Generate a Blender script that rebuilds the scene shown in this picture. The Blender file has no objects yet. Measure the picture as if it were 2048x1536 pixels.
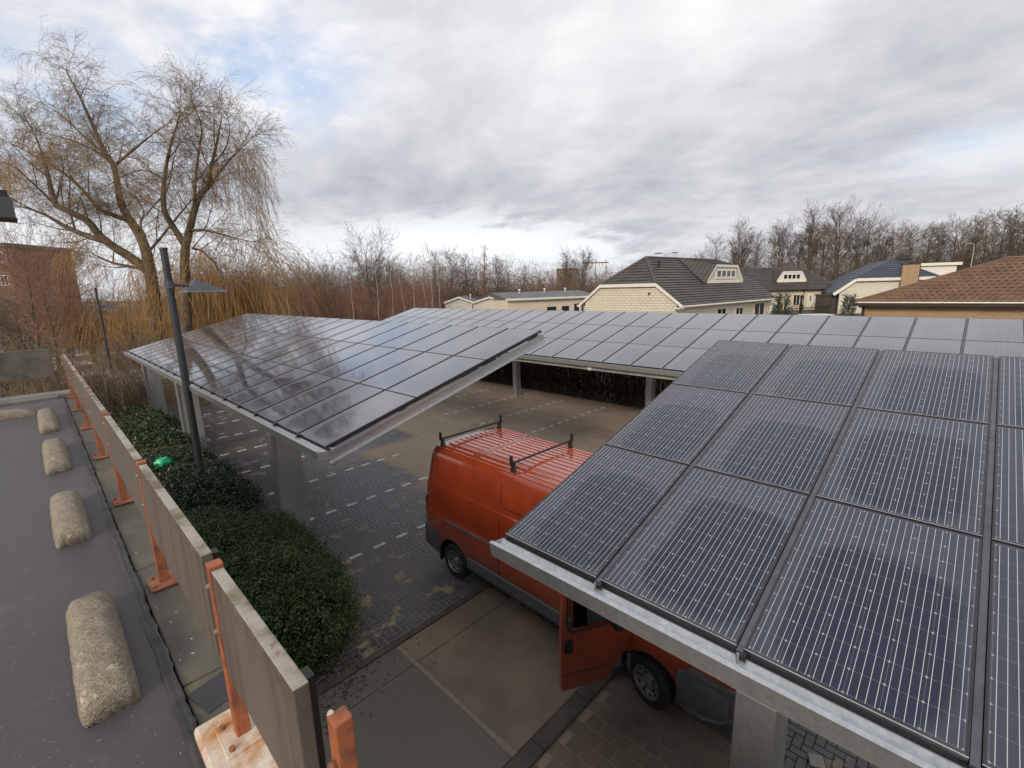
import bpy, bmesh, math, random
import numpy as np
from mathutils import Vector, Matrix
R = math.radians
random.seed(7); rng = np.random.default_rng(7)
scene = bpy.context.scene
COL = scene.collection

# ------------------------------------------------------------------ camera
CAMP = Vector((2.80443765, -2.7021884, 5.40019984))
FW = Vector((-0.68632859, 0.69892912, -0.20112472))
RT = Vector((0.71686986, 0.6967596, -0.02497307))
UP = Vector((-0.12268118, 0.16131998, 0.97924726))
FPX = 932.366
cam = bpy.data.cameras.new('camera')
cam.sensor_width = 36; cam.lens = 36 * FPX / 2048; cam.clip_start = .05; cam.clip_end = 3000
co = bpy.data.objects.new('camera', cam); COL.objects.link(co)
M = Matrix((RT, UP, -FW)).transposed().to_4x4(); M.translation = CAMP
co.matrix_world = M; scene.camera = co


def at(x, y, d):
    """point of the place seen at photo pixel x, y at distance d along the view axis"""
    return CAMP + (FW + RT * ((x - 1024) / FPX) - UP * ((y - 768) / FPX)) * d


# ------------------------------------------------------------------ materials
class NT:
    def __init__(s, name, world=False):
        if world:
            s.m = bpy.data.worlds.new(name); scene.world = s.m
        else:
            s.m = bpy.data.materials.new(name)
        s.m.use_nodes = True; s.t = s.m.node_tree; s.t.nodes.clear()

    def n(s, typ, ins=None, **kw):
        o = s.t.nodes.new(typ)
        for k, v in kw.items(): setattr(o, k, v)
        for k, v in (ins or {}).items():
            if isinstance(v, bpy.types.NodeSocket): s.t.links.new(v, o.inputs[k])
            else: o.inputs[k].default_value = v
        return o

    def math(s, op, a, b=0.0, c=None, clamp=False):
        d = {0: a, 1: b}
        if c is not None: d[2] = c
        return s.n('ShaderNodeMath', d, operation=op, use_clamp=clamp).outputs[0]

    def mix(s, f, a, b):
        o = s.n('ShaderNodeMix', data_type='RGBA')
        for k, v in ((0, f), (6, a), (7, b)):
            if isinstance(v, bpy.types.NodeSocket): s.t.links.new(v, o.inputs[k])
            else: o.inputs[k].default_value = (*v, 1) if k and len(v) == 3 else v
        return o.outputs[2]

    def noise(s, vec, scale, detail=4, rough=.55):
        return s.n('ShaderNodeTexNoise', {'Vector': vec, 'Scale': scale, 'Detail': detail, 'Roughness': rough}).outputs['Fac']

    def ramp(s, f, a, b, smooth=True):
        return s.n('ShaderNodeMapRange', {'Value': f, 'From Min': a, 'From Max': b}, interpolation_type='SMOOTHSTEP' if smooth else 'LINEAR').outputs[0]

    def pos(s): return s.n('ShaderNodeNewGeometry').outputs['Position']
    def obj(s): return s.n('ShaderNodeTexCoord').outputs['Object']

    def out(s, col, rough=.6, metal=0., height=None, bump=.3, dist=.01, spec=.5, coat=0, alpha=None, extra=None):
        d = {'Base Color': col if isinstance(col, bpy.types.NodeSocket) else (*col, 1), 'Roughness': rough, 'Metallic': metal,
             'Specular IOR Level': spec, 'Coat Weight': coat}
        if coat: d['Coat Roughness'] = .05
        if extra: d.update(extra)
        if height is not None:
            d['Normal'] = s.n('ShaderNodeBump', {'Strength': bump, 'Distance': dist, 'Height': height}).outputs[0]
        p = s.n('ShaderNodeBsdfPrincipled', d)
        s.n('ShaderNodeOutputMaterial', {'Surface': p.outputs[0]})
        return s.m


def plain(name, c, rough=.6, metal=0., var=.25, scale=3., c2=None, bump=.2, spec=.5, fine=60., dist=.004, streak=None, coat=0):
    """base colour worn by two scales of noise"""
    t = NT(name); p = t.pos()
    if streak:
        p2 = t.n('ShaderNodeVectorMath', {0: p, 1: streak}, operation='MULTIPLY').outputs[0]
    else: p2 = p
    n1 = t.noise(p2, scale, 5, .6); n2 = t.noise(p, fine, 3, .6)
    c2 = c2 or tuple(x * (1 - var) for x in c)
    f = t.ramp(n1, .35, .68)
    col = t.mix(f, c, c2)
    k = t.math('MULTIPLY_ADD', n2, .5, .75)
    col = t.n('ShaderNodeVectorMath', {0: col, 3: k}, operation='SCALE').outputs[0]
    rg = t.math('MULTIPLY_ADD', n1, .25, rough - .12, clamp=True)
    return t.out(col, rg, metal, n2, bump, dist, spec, coat)


MT = {}
def build_materials():
    MT['galv'] = plain('galvanised_steel', (.52, .54, .56), .36, .75, .16, 16, fine=40, bump=.05)
    MT['galv_dull'] = plain('dull_galvanised_cladding', (.42, .43, .42), .5, .35, .3, 1.6, streak=(1, 1, .25), fine=30, bump=.05)
    MT['alu'] = plain('aluminium_frame', (.5, .5, .52), .3, .9, .2, 8, bump=0)
    MT['black'] = plain('black_plastic', (.018, .018, .02), .45, 0, .3, 6)
    MT['blackmetal'] = plain('dark_painted_steel', (.03, .032, .037), .45, 0, .3, 2.5)
    MT['lampgrey'] = plain('grey_lamp_housing', (.075, .08, .092), .4, .2, .2, 3)
    MT['orange'] = plain('rusty_orange_paint', (.33, .10, .040), .6, 0, .5, 14, c2=(.17, .06, .034), bump=.3)
    MT['rust'] = plain('rusted_plate', (.20, .075, .04), .7, 0, .4, 14, c2=(.33, .13, .07), bump=.4)
    MT['ivory'] = plain('rust_stained_white_plate', (.62, .58, .5), .6, 0, .4, 7, c2=(.42, .17, .03), bump=.3)
    MT['white'] = plain('white_painted_trim', (.72, .70, .64), .5, 0, .12, 2)
    MT['dkwin'] = plain('dark_window_glass', (.02, .022, .025), .08, 0, .2, 1, bump=0)
    MT['rubber'] = plain('tyre_rubber', (.022, .022, .023), .75, 0, .3, 20)
    MT['rim'] = plain('silver_wheel_rim', (.38, .38, .38), .4, .7, .3, 20)
    MT['cladding'] = plain('grey_plastic_cladding', (.125, .127, .133), .55, 0, .2, 4)
    MT['green'] = plain('bright_green_plastic', (.03, .55, .25), .35, 0, .2, 9)
    MT['kerb'] = plain('worn_concrete_kerb', (.085, .078, .066), .6, 0, .35, 4, bump=.4)
    MT['hedgestem'] = plain('dark_hedge_stems', (.042, .034, .028), .8, 0, .4, 3)
    MT['willow'] = plain('willow_bark', (.125, .088, .045), .85, 0, .5, 3, c2=(.055, .045, .036), bump=.6, dist=.02)
    MT['twig_o'] = plain('orange_willow_twigs', (.38, .22, .075), .7, 0, .4, .9, c2=(.23, .135, .055), bump=0)
    MT['twig_d'] = plain('dark_bare_twigs', (.155, .118, .088), .8, 0, .4, .5, bump=0)
    MT['twig_w'] = plain('golden_brown_willow_twigs', (.26, .175, .088), .75, 0, .4, .7, c2=(.16, .115, .07), bump=0)
    MT['twig_r'] = plain('reddish_bare_twigs', (.31, .16, .12), .8, 0, .4, .25, c2=(.21, .125, .085), bump=0)
    MT['twig_b'] = plain('straw_brown_twigs', (.20, .145, .088), .8, 0, .45, .5, c2=(.11, .082, .055), bump=0)
    MT['birch'] = plain('pale_birch_stems', (.5, .42, .36), .7, 0, .3, 2, bump=0)
    MT['bark'] = plain('grey_brown_bark', (.10, .08, .06), .85, 0, .4, 2, bump=.4)
    MT['tile_dark'] = plain('anthracite_roof_tiles', (.075, .066, .062), .5, 0, .25, .6, fine=8, bump=.2)
    MT['tile_blue'] = plain('blue_grey_roof_tiles', (.055, .072, .105), .4, 0, .25, .6, fine=8, bump=.2)
    MT['tile_brown'] = plain('brown_red_roof_tiles', (.155, .083, .049), .6, 0, .35, .8, c2=(.10, .06, .038), fine=9, bump=.25)
    MT['felt'] = plain('grey_roofing_felt', (.1, .105, .12), .5, 0, .2, .8)
    MT['darkwood'] = plain('dark_fascia_board', (.022, .017, .014), .5, 0, .3, 2)
    MT['carwhite'] = plain('silver_car_paint', (.5, .52, .55), .25, .2, .1, 2, bump=0, coat=.5)
    MT['leaf'] = plain('dark_evergreen_leaves', (.042, .085, .026), .38, 0, .5, 2.2, c2=(.085, .14, .04), bump=0, spec=.4)
    MT['leaf2'] = plain('blackish_shrub_leaves', (.026, .045, .028), .35, 0, .5, 4, c2=(.05, .072, .042), bump=0, spec=.4)
    MT['leaf3'] = plain('mid_green_leaves', (.05, .075, .026), .5, 0, .5, 3, c2=(.024, .05, .018), bump=0)
    MT['leaf_r'] = plain('rust_red_beech_leaves', (.17, .05, .028), .6, 0, .5, 2, c2=(.08, .03, .02), bump=0)
    MT['conifer'] = plain('grey_green_needles', (.06, .075, .05), .6, 0, .4, 3, bump=0)
    MT['slate'] = plain('dark_rubber_pad', (.035, .038, .045), .6)
    MT['stone'] = plain('pale_paving_tile', (.5, .47, .42), .7)

    # --- van paint
    t = NT('orange_red_van_paint'); p = t.pos()
    n1 = t.noise(p, 2.2, 5); n2 = t.noise(p, 35, 4)
    z = t.n('ShaderNodeSeparateXYZ', {0: p}).outputs[2]
    col = t.mix(t.ramp(n1, .35, .7), (.30, .046, .015), (.245, .035, .013))
    dirt = t.math('MULTIPLY', t.ramp(z, 1.0, .3), t.math('MULTIPLY_ADD', n2, .9, .1))
    col = t.mix(t.math('MULTIPLY', dirt, .75), col, (.10, .065, .045))
    rg = t.math('ADD', t.math('MULTIPLY', n1, .16), .09)
    MT['van'] = t.out(col, rg, 0, n1, .03, .004, coat=1.)

    # --- solar panel: 6 x 10 cells, busbars, dew along the edges of the glass
    def pv(name, kb, kd, kc, spec, sheen):
     t = NT(name); o = t.obj()
     s = t.n('ShaderNodeSeparateXYZ', {0: o}); x, y = s.outputs[0], s.outputs[1]
     cx = t.math('DIVIDE', t.math('SUBTRACT', x, .02), .16); cy = t.math('DIVIDE', t.math('SUBTRACT', y, .03), .16)
     ex = t.math('PINGPONG', cx, .5); ey = t.math('PINGPONG', cy, .5)
     bus = t.math('PINGPONG', t.math('ADD', t.math('MULTIPLY', cx, 4), .5), .5)
     lb = t.math('LESS_THAN', bus, .040)
     ly = t.math('LESS_THAN', ey, .007); lx = t.math('LESS_THAN', ex, .006)
     dia = t.math('LESS_THAN', t.math('ADD', ex, ey), .056)
     col = t.mix(t.noise(o, 2.0, 2), (.006, .0105, .027), (.010, .0155, .043))
     col = t.mix(t.math('MULTIPLY', t.math('MAXIMUM', lx, ly), kc), col, (.34, .36, .40))
     col = t.mix(t.math('MULTIPLY', lb, kb), col, (.56, .57, .60))
     col = t.mix(t.math('MULTIPLY', dia, kd), col, (.5, .5, .52))
     inf = t.math('MULTIPLY', t.math('GREATER_THAN', x, .018), t.math('LESS_THAN', x, .982))
     inf = t.math('MULTIPLY', inf, t.math('MULTIPLY', t.math('GREATER_THAN', y, .026), t.math('LESS_THAN', y, 1.634)))
     col = t.mix(inf, (.02, .02, .025), col)
     # dew mask: distance outside a rounded rectangle, edges softened and broken by noise
     nz = t.noise(t.pos(), 1.7, 4); rn = t.n('ShaderNodeObjectInfo').outputs['Random']; rn2 = t.math('FRACT', t.math('MULTIPLY', rn, 37.3))
     dx = t.math('MAXIMUM', t.math('SUBTRACT', t.math('ABSOLUTE', t.math('SUBTRACT', x, t.math('MULTIPLY_ADD', rn, .10, .52))), .13), 0.)
     dy = t.math('MAXIMUM', t.math('SUBTRACT', t.math('ABSOLUTE', t.math('SUBTRACT', y, t.math('MULTIPLY_ADD', rn2, .24, .50))), .35), 0.)
     dd = t.math('SQRT', t.math('ADD', t.math('MULTIPLY', dx, dx), t.math('MULTIPLY', dy, dy)))
     dew = t.ramp(t.math('ADD', dd, t.math('MULTIPLY', t.math('SUBTRACT', nz, .5), .18)), .215, .32)
     col = t.mix(t.math('MULTIPLY', dew, .075), col, (.42, .44, .50))
     if sheen: col = t.mix(t.math('MULTIPLY_ADD', nz, sheen * .5, sheen * .75), col, (.42, .43, .47))  # pale sheen of reflected sky painted into the base colour
     drop = t.math('GREATER_THAN', t.noise(t.pos(), 19, 1), .80)
     col = t.mix(t.math('MULTIPLY', drop, .35), col, (.4, .4, .4))
     rg = t.math('MULTIPLY_ADD', dew, .20, .06)
     return t.out(col, rg, 0, spec=spec, coat=.7 if sheen else 0)
    MT['pv'] = pv('solar_cells_under_glass', .8, .5, .35, .5, 0)
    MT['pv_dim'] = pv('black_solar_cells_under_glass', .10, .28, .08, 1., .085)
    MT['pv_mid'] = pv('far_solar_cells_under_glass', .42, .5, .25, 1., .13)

    # --- roof deck asphalt: dark wet bitumen with paler grit near the edge
    t = NT('damp_bitumen'); p = t.pos()
    n1 = t.noise(p, .9, 6, .62); n2 = t.noise(p, 260, 2); n3 = t.noise(p, 7, 5, .7)
    col = t.mix(t.ramp(n1, .35, .7), (.062, .054, .061), (.098, .088, .097))
    col = t.mix(t.math('MULTIPLY', t.ramp(n3, .52, .75), .5), col, (.125, .118, .115))
    yy = t.n('ShaderNodeSeparateXYZ', {0: p}).outputs[1]
    edge = t.math('MULTIPLY', t.ramp(yy, -2.62, -2.5), t.math('MULTIPLY_ADD', n3, 1.2, -.1, clamp=True))
    col = t.mix(t.math('MULTIPLY', edge, .6), col, (.018, .017, .016))
    speck = t.math('GREATER_THAN', t.noise(p, 75, 1), .74)
    col = t.mix(t.math('MULTIPLY', speck, .5), col, (.4, .38, .36))
    wet = t.ramp(t.noise(p, .45, 5, .6), .47, .60)
    col = t.n('ShaderNodeVectorMath', {0: col, 3: t.math('MULTIPLY_ADD', wet, -.28, 1.)}, operation='SCALE').outputs[0]
    rg = t.math('SUBTRACT', t.math('MULTIPLY_ADD', t.ramp(n1, .3, .7), .30, .34), t.math('MULTIPLY', wet, .16))
    MT['deck'] = t.out(col, rg, 0, t.math('ADD', n2, t.math('MULTIPLY', n3, 1.5)), .45, .004, .5)

    # --- mossy concrete edge strip
    t = NT('mossy_concrete'); p = t.pos()
    n1 = t.noise(p, 2.3, 6, .65); n2 = t.noise(p, 90, 3); n3 = t.noise(p, 11, 4)
    col = t.mix(t.ramp(n1, .35, .7), (.070, .061, .046), (.105, .095, .073))
    col = t.mix(t.math('MULTIPLY', t.ramp(n1, .52, .72), t.ramp(n3, .4, .6)), col, (.14, .115, .03))
    col = t.mix(t.math('GREATER_THAN', t.noise(p, 34, 1), .77), col, (.5, .47, .42))
    MT['strip'] = t.out(col, .6, 0, n2, .4, .004)

    # --- exposed-aggregate concrete of the wheel stops
    t = NT('exposed_aggregate_concrete'); p = t.pos()
    v = t.n('ShaderNodeTexVoronoi', {'Vector': p, 'Scale': 140.}); n1 = t.noise(p, 5, 5); n3 = t.noise(p, 22, 4)
    col = t.mix(v.outputs['Color'], (.12, .098, .072), (.34, .295, .225))
    col = t.mix(t.ramp(n1, .5, .75), col, (.15, .135, .11))
    col = t.mix(t.math('MULTIPLY', t.ramp(n3, .6, .72), .7), col, (.52, .47, .37))
    MT['aggregate'] = t.out(col, .65, 0, t.math('ADD', v.outputs['Distance'], n3), .6, .005)

    # --- barrier boards: taupe face with dirt runs, lichened top
    t = NT('weathered_taupe_board'); p = t.pos()
    p2 = t.n('ShaderNodeVectorMath', {0: p, 1: (16, 16, 1.2)}, operation='MULTIPLY').outputs[0]
    n1 = t.noise(p2, 1, 4); n2 = t.noise(p, 28, 5, .7); n3 = t.noise(p, 6, 5)
    nz = t.n('ShaderNodeSeparateXYZ', {0: t.n('ShaderNodeNewGeometry').outputs['Normal']}).outputs[2]
    z = t.n('ShaderNodeSeparateXYZ', {0: p}).outputs[2]
    col = t.mix(t.ramp(n1, .35, .7), (.124, .102, .085), (.088, .071, .058))
    low = t.math('MULTIPLY', t.ramp(z, 4.33, 4.45), t.ramp(n2, .45, .65))
    col = t.mix(t.math('MULTIPLY', low, .7), col, (.085, .045, .03))
    top = t.mix(t.ramp(n3, .38, .62), (.34, .31, .27), (.13, .11, .06))
    top = t.mix(t.math('MULTIPLY', t.ramp(n2, .55, .7), .8), top, (.14, .06, .035))
    col = t.mix(t.math('GREATER_THAN', nz, .5), col, top)
    MT['board'] = t.out(col, .55, 0, n2, .25, .003)

    # --- clinker bricks of the car park, sand lying over them
    def sandmask(t, p):
        s = t.n('ShaderNodeSeparateXYZ', {0: p}); x, y = s.outputs[0], s.outputs[1]
        n1 = t.noise(p, .55, 5, .6); n2 = t.noise(p, 2.4, 5, .65); n3 = t.noise(p, 14, 3)
        far = t.ramp(t.math('ADD', y, t.math('MULTIPLY', t.math('SUBTRACT', n1, .5), 2.4)), 4.15, 4.7)
        hole = t.math('MULTIPLY', t.math('MULTIPLY', t.ramp(x, -11.3, -12.0), t.ramp(y, 7.0, 6.6)), t.ramp(x, -17.5, -17.0))
        far = t.math('MULTIPLY', far, t.math('SUBTRACT', 1., hole))
        far = t.math('MAXIMUM', far, t.ramp(y, 8.0, 9.0))
        pt = t.ramp(n2, .585, .615)
        nearz = t.ramp(y, 1.7, -.1)
        pt2 = t.math('MULTIPLY', t.ramp(t.math('ADD', n2, t.math('MULTIPLY', nearz, .08)), .60, .65), 1.)
        m = t.math('MAXIMUM', far, t.math('MAXIMUM', t.math('MULTIPLY', pt, .7), pt2))
        return t.math('MULTIPLY', m, t.math('MULTIPLY_ADD', n3, .5, .72), clamp=True), n1, n2, n3
    t = NT('blue_black_clinker_bricks'); p = t.pos()
    m, n1, n2, n3 = sandmask(t, p)
    rnd = t.n('ShaderNodeAttribute', attribute_name='tone').outputs['Fac']
    col = t.mix(rnd, (.078, .079, .088), (.108, .109, .118))
    sand = t.mix(n2, (.30, .235, .16), (.38, .305, .215))
    yb = t.n('ShaderNodeSeparateXYZ', {0: p}).outputs[1]
    sand = t.mix(t.ramp(yb, 8.5, 11.), sand, t.mix(n1, (.27, .21, .15), (.35, .28, .20)))
    col = t.mix(m, col, sand)
    fine = t.noise(p, 120, 3)
    rg = t.math('MULTIPLY_ADD', m, .35, t.math('MULTIPLY_ADD', n3, .25, .28), clamp=True)
    MT['brick'] = t.out(col, rg, 0, fine, .35, .004)
    t = NT('sandy_joints'); p = t.pos(); m, n1, n2, n3 = sandmask(t, p)
    x = t.n('ShaderNodeSeparateXYZ', {0: p}); 
    jf = t.math('MULTIPLY', t.ramp(x.outputs[0], -7.5, -4.6), t.ramp(x.outputs[1], 2.8, 1.4))
    jc = t.mix(t.math('MULTIPLY', jf, t.math('MULTIPLY_ADD', n3, .6, .7), clamp=True), (.034, .033, .034), (.30, .245, .175))
    jc = t.mix(m, jc, (.17, .12, .072))
    MT['joint'] = t.out(jc, .85, 0, t.noise(p, 70, 4), .6, .01)
    t = NT('rutted_sand'); p = t.pos()
    p2 = t.n('ShaderNodeVectorMath', {0: p, 1: (.35, 2.2, 1)}, operation='MULTIPLY').outputs[0]
    n1 = t.noise(p, .5, 6, .65); n2 = t.noise(p2, 1.2, 5, .7); n3 = t.noise(p, 26, 5, .7)
    col = t.mix(t.ramp(n1, .35, .65), (.28, .215, .155), (.36, .285, .21))
    col = t.mix(t.math('MULTIPLY', t.ramp(n2, .55, .7), .55), col, (.07, .052, .038))
    MT['sand'] = t.out(col, .75, 0, t.math('ADD', n3, t.math('MULTIPLY', n2, 2)), .5, .02)
    # square worn setts
    t = NT('worn_brown_setts'); p = t.pos(); n1 = t.noise(p, 1.1, 5, .6); n2 = t.noise(p, 40, 4)
    rnd = t.n('ShaderNodeAttribute', attribute_name='tone').outputs['Fac']
    col = t.mix(rnd, (.125, .10, .078), (.070, .060, .053))
    col = t.mix(t.math('MULTIPLY_ADD', t.ramp(n1, .40, .6), .45, .4), col, (.19, .148, .108))
    MT['sett'] = t.out(col, .6, 0, n2, .3, .004)
    # slab
    t = NT('stained_concrete_slab'); p = t.pos(); n1 = t.noise(p, 1.0, 6, .62); n2 = t.noise(p, 60, 4); n3 = t.noise(p, 4, 5)
    s = t.n('ShaderNodeSeparateXYZ', {0: p}); y = s.outputs[1]
    w = t.ramp(t.math('ADD', y, t.math('MULTIPLY', t.math('SUBTRACT', n3, .5), .25)), .38, .56)
    col = t.mix(w, t.mix(n1, (.115, .107, .082), (.15, .14, .108)), t.mix(t.ramp(n1, .35, .65), (.235, .178, .12), (.150, .122, .092)))
    col = t.mix(t.math('MULTIPLY', t.ramp(n3, .6, .75), .35), col, (.17, .15, .12))
    col = t.mix(t.math('GREATER_THAN', t.noise(p, 46, 1), .79), col, (.34, .31, .27))
    MT['slab'] = t.out(col, t.math('MULTIPLY_ADD', n1, .4, .3), 0, n2, .3, .004)
    t = NT('white_marking_bricks'); p = t.pos(); n2 = t.noise(p, 9, 5)
    MT['mark'] = t.out(t.mix(t.ramp(n2, .45, .7), (.62, .62, .60), (.36, .34, .30)), .6, 0)
    t = NT('sand_streak'); p = t.pos(); n2 = t.noise(p, 9, 5)
    MT['streak'] = t.out(t.mix(n2, (.30, .255, .185), (.19, .16, .12)), .8, 0)

    # ground outside the car park: brown winter grass and soil, icy puddles on the far lot, reflected sky painted into their pale colour
    t = NT('winter_soil_and_grass'); p = t.pos()
    n1 = t.noise(p, .22, 6, .6); n2 = t.noise(p, 2.5, 5); s = t.n('ShaderNodeSeparateXYZ', {0: p}); x = s.outputs[0]
    col = t.mix(t.ramp(n1, .35, .65), (.11, .078, .045), (.075, .075, .032))
    col = t.mix(t.math('MULTIPLY', n2, .5), col, (.15, .10, .06))
    pud = t.math('MULTIPLY', t.ramp(n1, .50, .56), t.ramp(x, -27, -33))
    col = t.mix(pud, col, (.55, .55, .56))
    MT['soil'] = t.out(col, t.math('MULTIPLY_ADD', pud, -.4, .8), 0, n2, .4, .05)

    # walls of masonry
    def masonry(name, c1, c2, mortar, sx, sy, ms=.02, rough=.7):
        t = NT(name); o = t.obj()
        s = t.n('ShaderNodeSeparateXYZ', {0: o})
        v = t.n('ShaderNodeCombineXYZ', {0: t.math('ADD', s.outputs[0], s.outputs[1]), 1: s.outputs[2], 2: 0.}).outputs[0]
        b = t.n('ShaderNodeTexBrick', {'Vector': v, 'Color1': (*c1, 1), 'Color2': (*c2, 1), 'Mortar': (*mortar, 1), 'Scale': 1.,
                                       'Mortar Size': ms, 'Brick Width': sx, 'Row Height': sy, 'Mortar Smooth': .2})
        n1 = t.noise(t.pos(), .7, 5); 
        col = t.mix(t.math('MULTIPLY', t.ramp(n1, .4, .75), .25), b.outputs['Color'], tuple(k * .7 for k in c2))
        return t.out(col, rough, 0, t.math('SUBTRACT', 1., b.outputs['Fac']), .5, .02)
    MT['creambrick'] = masonry('cream_sand_lime_blocks', (.66, .62, .52), (.60, .56, .47), (.33, .29, .22), .50, .235, .024)
    MT['creamplain'] = masonry('cream_boarded_wall', (.64, .59, .48), (.60, .55, .45), (.42, .37, .28), 3.5, .24, .014)
    MT['whitebrick'] = masonry('white_painted_brick', (.62, .60, .52), (.58, .56, .48), (.42, .40, .33), .6, .26, .02)
    MT['yellowbrick'] = masonry('yellow_brown_brick', (.37, .235, .12), (.28, .17, .085), (.36, .30, .22), .45, .15, .022)
    MT['flatbrick'] = masonry('brown_flats_brick', (.19, .12, .075), (.165, .105, .065), (.13, .095, .065), 1.2, .5, .05)
    MT['deckwall'] = masonry('grey_block_wall', (.2, .19, .18), (.17, .165, .155), (.12, .115, .11), .6, .2, .012)


build_materials()


# ------------------------------------------------------------------ mesh helpers
class MB:
    def __init__(s): s.v = []; s.f = []; s.mi = []
    def add(s, vs, fs, mi=0):
        b = len(s.v); s.v += [tuple(p) for p in vs]; s.f += [tuple(b + i for i in f) for f in fs]; s.mi += [mi] * len(fs); return s
    def box(s, lo, hi, mi=0, rot=None, org=(0, 0, 0)):
        (a, b, c), (d, e, f) = lo, hi
        vs = [Vector(p) for p in ((a, b, c), (d, b, c), (d, e, c), (a, e, c), (a, b, f), (d, b, f), (d, e, f), (a, e, f))]
        if rot is not None: vs = [rot @ p + Vector(org) for p in vs]
        return s.add(vs, [(0, 3, 2, 1), (4, 5, 6, 7), (0, 1, 5, 4), (1, 2, 6, 5), (2, 3, 7, 6), (3, 0, 4, 7)], mi)
    def bevbox(s, lo, hi, r, mi=0):
        """box with bevelled edges"""
        bm = bmesh.new(); bmesh.ops.create_cube(bm, size=1)
        for v in bm.verts:
            v.co = Vector([(lo[k] + hi[k]) / 2 + v.co[k] * (hi[k] - lo[k]) for k in range(3)])
        bmesh.ops.bevel(bm, geom=bm.edges[:], offset=r, segments=2, profile=.5, affect='EDGES')
        bm.verts.index_update()
        s.add([v.co.copy() for v in bm.verts], [[v.index for v in f.verts] for f in bm.faces], mi); bm.free(); return s
    def prism(s, poly, d, mi=0):
        """polygon of 3-D points pushed along vector d"""
        n = len(poly); d = Vector(d)
        vs = [Vector(p) for p in poly] + [Vector(p) + d for p in poly]
        return s.add(vs, [tuple(range(n))[::-1], tuple(range(n, 2 * n))] + [(i, (i + 1) % n, n + (i + 1) % n, n + i) for i in range(n)], mi)
    def tube(s, pts, rad, n=8, mi=0, cap=True):
        pts = [Vector(p) for p in pts]; m = len(pts)
        if not hasattr(rad, '__len__'): rad = [rad] * m
        rings = []; ref = None
        for i, p in enumerate(pts):
            t = (pts[min(i + 1, m - 1)] - pts[max(i - 1, 0)]).normalized()
            if ref is None or abs(ref.dot(t)) > .98: ref = Vector((0, 0, 1)) if abs(t.z) < .9 else Vector((1, 0, 0))
            u = t.cross(ref).normalized(); w = t.cross(u).normalized(); ref = -u.cross(t) if False else ref
            rings.append([p + (u * math.cos(2 * math.pi * k / n) + w * math.sin(2 * math.pi * k / n)) * rad[i] for k in range(n)])
        vs = [q for r in rings for q in r]
        fs = [(i * n + k, i * n + (k + 1) % n, (i + 1) * n + (k + 1) % n, (i + 1) * n + k) for i in range(m - 1) for k in range(n)]
        if cap: fs += [tuple(range(n))[::-1], tuple((m - 1) * n + k for k in range(n))]
        return s.add(vs, fs, mi)
    def lathe(s, prof, axis='z', org=(0, 0, 0), n=28, mi=0):
        """profile of (radius, height) spun about an axis"""
        vs = []; o = Vector(org)
        for r, h in prof:
            for k in range(n):
                c, q = math.cos(2 * math.pi * k / n) * r, math.sin(2 * math.pi * k / n) * r
                vs.append(o + (Vector((c, q, h)) if axis == 'z' else Vector((c, h, q)) if axis == 'y' else Vector((h, c, q))))
        fs = [(i * n + k, i * n + (k + 1) % n, (i + 1) * n + (k + 1) % n, (i + 1) * n + k) for i in range(len(prof) - 1) for k in range(n)]
        return s.add(vs, fs, mi)
    def build(s, name, mats, parent=None, loc=None, smooth=False, flip=True):
        me = bpy.data.meshes.new(name); me.from_pydata(s.v, [], s.f)
        for m in (mats if isinstance(mats, (list, tuple)) else [mats]): me.materials.append(MT[m] if isinstance(m, str) else m)
        if any(s.mi): me.polygons.foreach_set('material_index', s.mi)
        if flip:
            bm = bmesh.new(); bm.from_mesh(me); bmesh.ops.recalc_face_normals(bm, faces=bm.faces); bm.to_mesh(me); bm.free()
        if smooth:
            me.polygons.foreach_set('use_smooth', [True] * len(me.polygons))
            if smooth != 'all': me.set_sharp_from_angle(angle=R(38))
        return link(name, me, parent, loc)


def link(name, me, parent=None, loc=None):
    o = bpy.data.objects.new(name, me); COL.objects.link(o)
    if parent is not None: o.parent = parent
    if loc is not None: o.location = loc
    return o


def tag(o, label=None, cat=None, group=None, kind=None):
    if label: o['label'] = label
    if cat: o['category'] = cat
    if group: o['group'] = group
    if kind: o['kind'] = kind
    return o


def thing(name, label, cat, loc=(0, 0, 0), rz=0, group=None):
    o = bpy.data.objects.new(name, None); COL.objects.link(o); o.location = loc; o.rotation_euler = (0, 0, rz)
    o.empty_display_size = .2
    return tag(o, label, cat, group)


def copy_tree(o, parent=None):
    c = o.copy(); COL.objects.link(c); c.parent = parent
    for ch in list(o.children): copy_tree(ch, c)
    return c


def np_mesh(name, V, F, mats, parent=None, loc=None, attr=None, flat=False):
    """mesh from numpy quads (or triangles)"""
    me = bpy.data.meshes.new(name); V = np.asarray(V, np.float32); F = np.asarray(F, np.int32)
    me.vertices.add(len(V)); me.vertices.foreach_set('co', V.ravel())
    k = F.shape[1]; me.loops.add(F.size); me.loops.foreach_set('vertex_index', F.ravel())
    me.polygons.add(len(F)); me.polygons.foreach_set('loop_start', np.arange(0, F.size, k, dtype=np.int32))
    if attr is not None:
        a = me.attributes.new(attr[0], 'FLOAT', 'FACE'); a.data.foreach_set('value', np.asarray(attr[1], np.float32))
    if attr is not None or flat: me.polygons.foreach_set('use_smooth', [False] * len(F))
    me.update(calc_edges=True); me.validate()
    me.materials.append(MT[mats] if isinstance(mats, str) else mats)
    return link(name, me, parent, loc)


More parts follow.
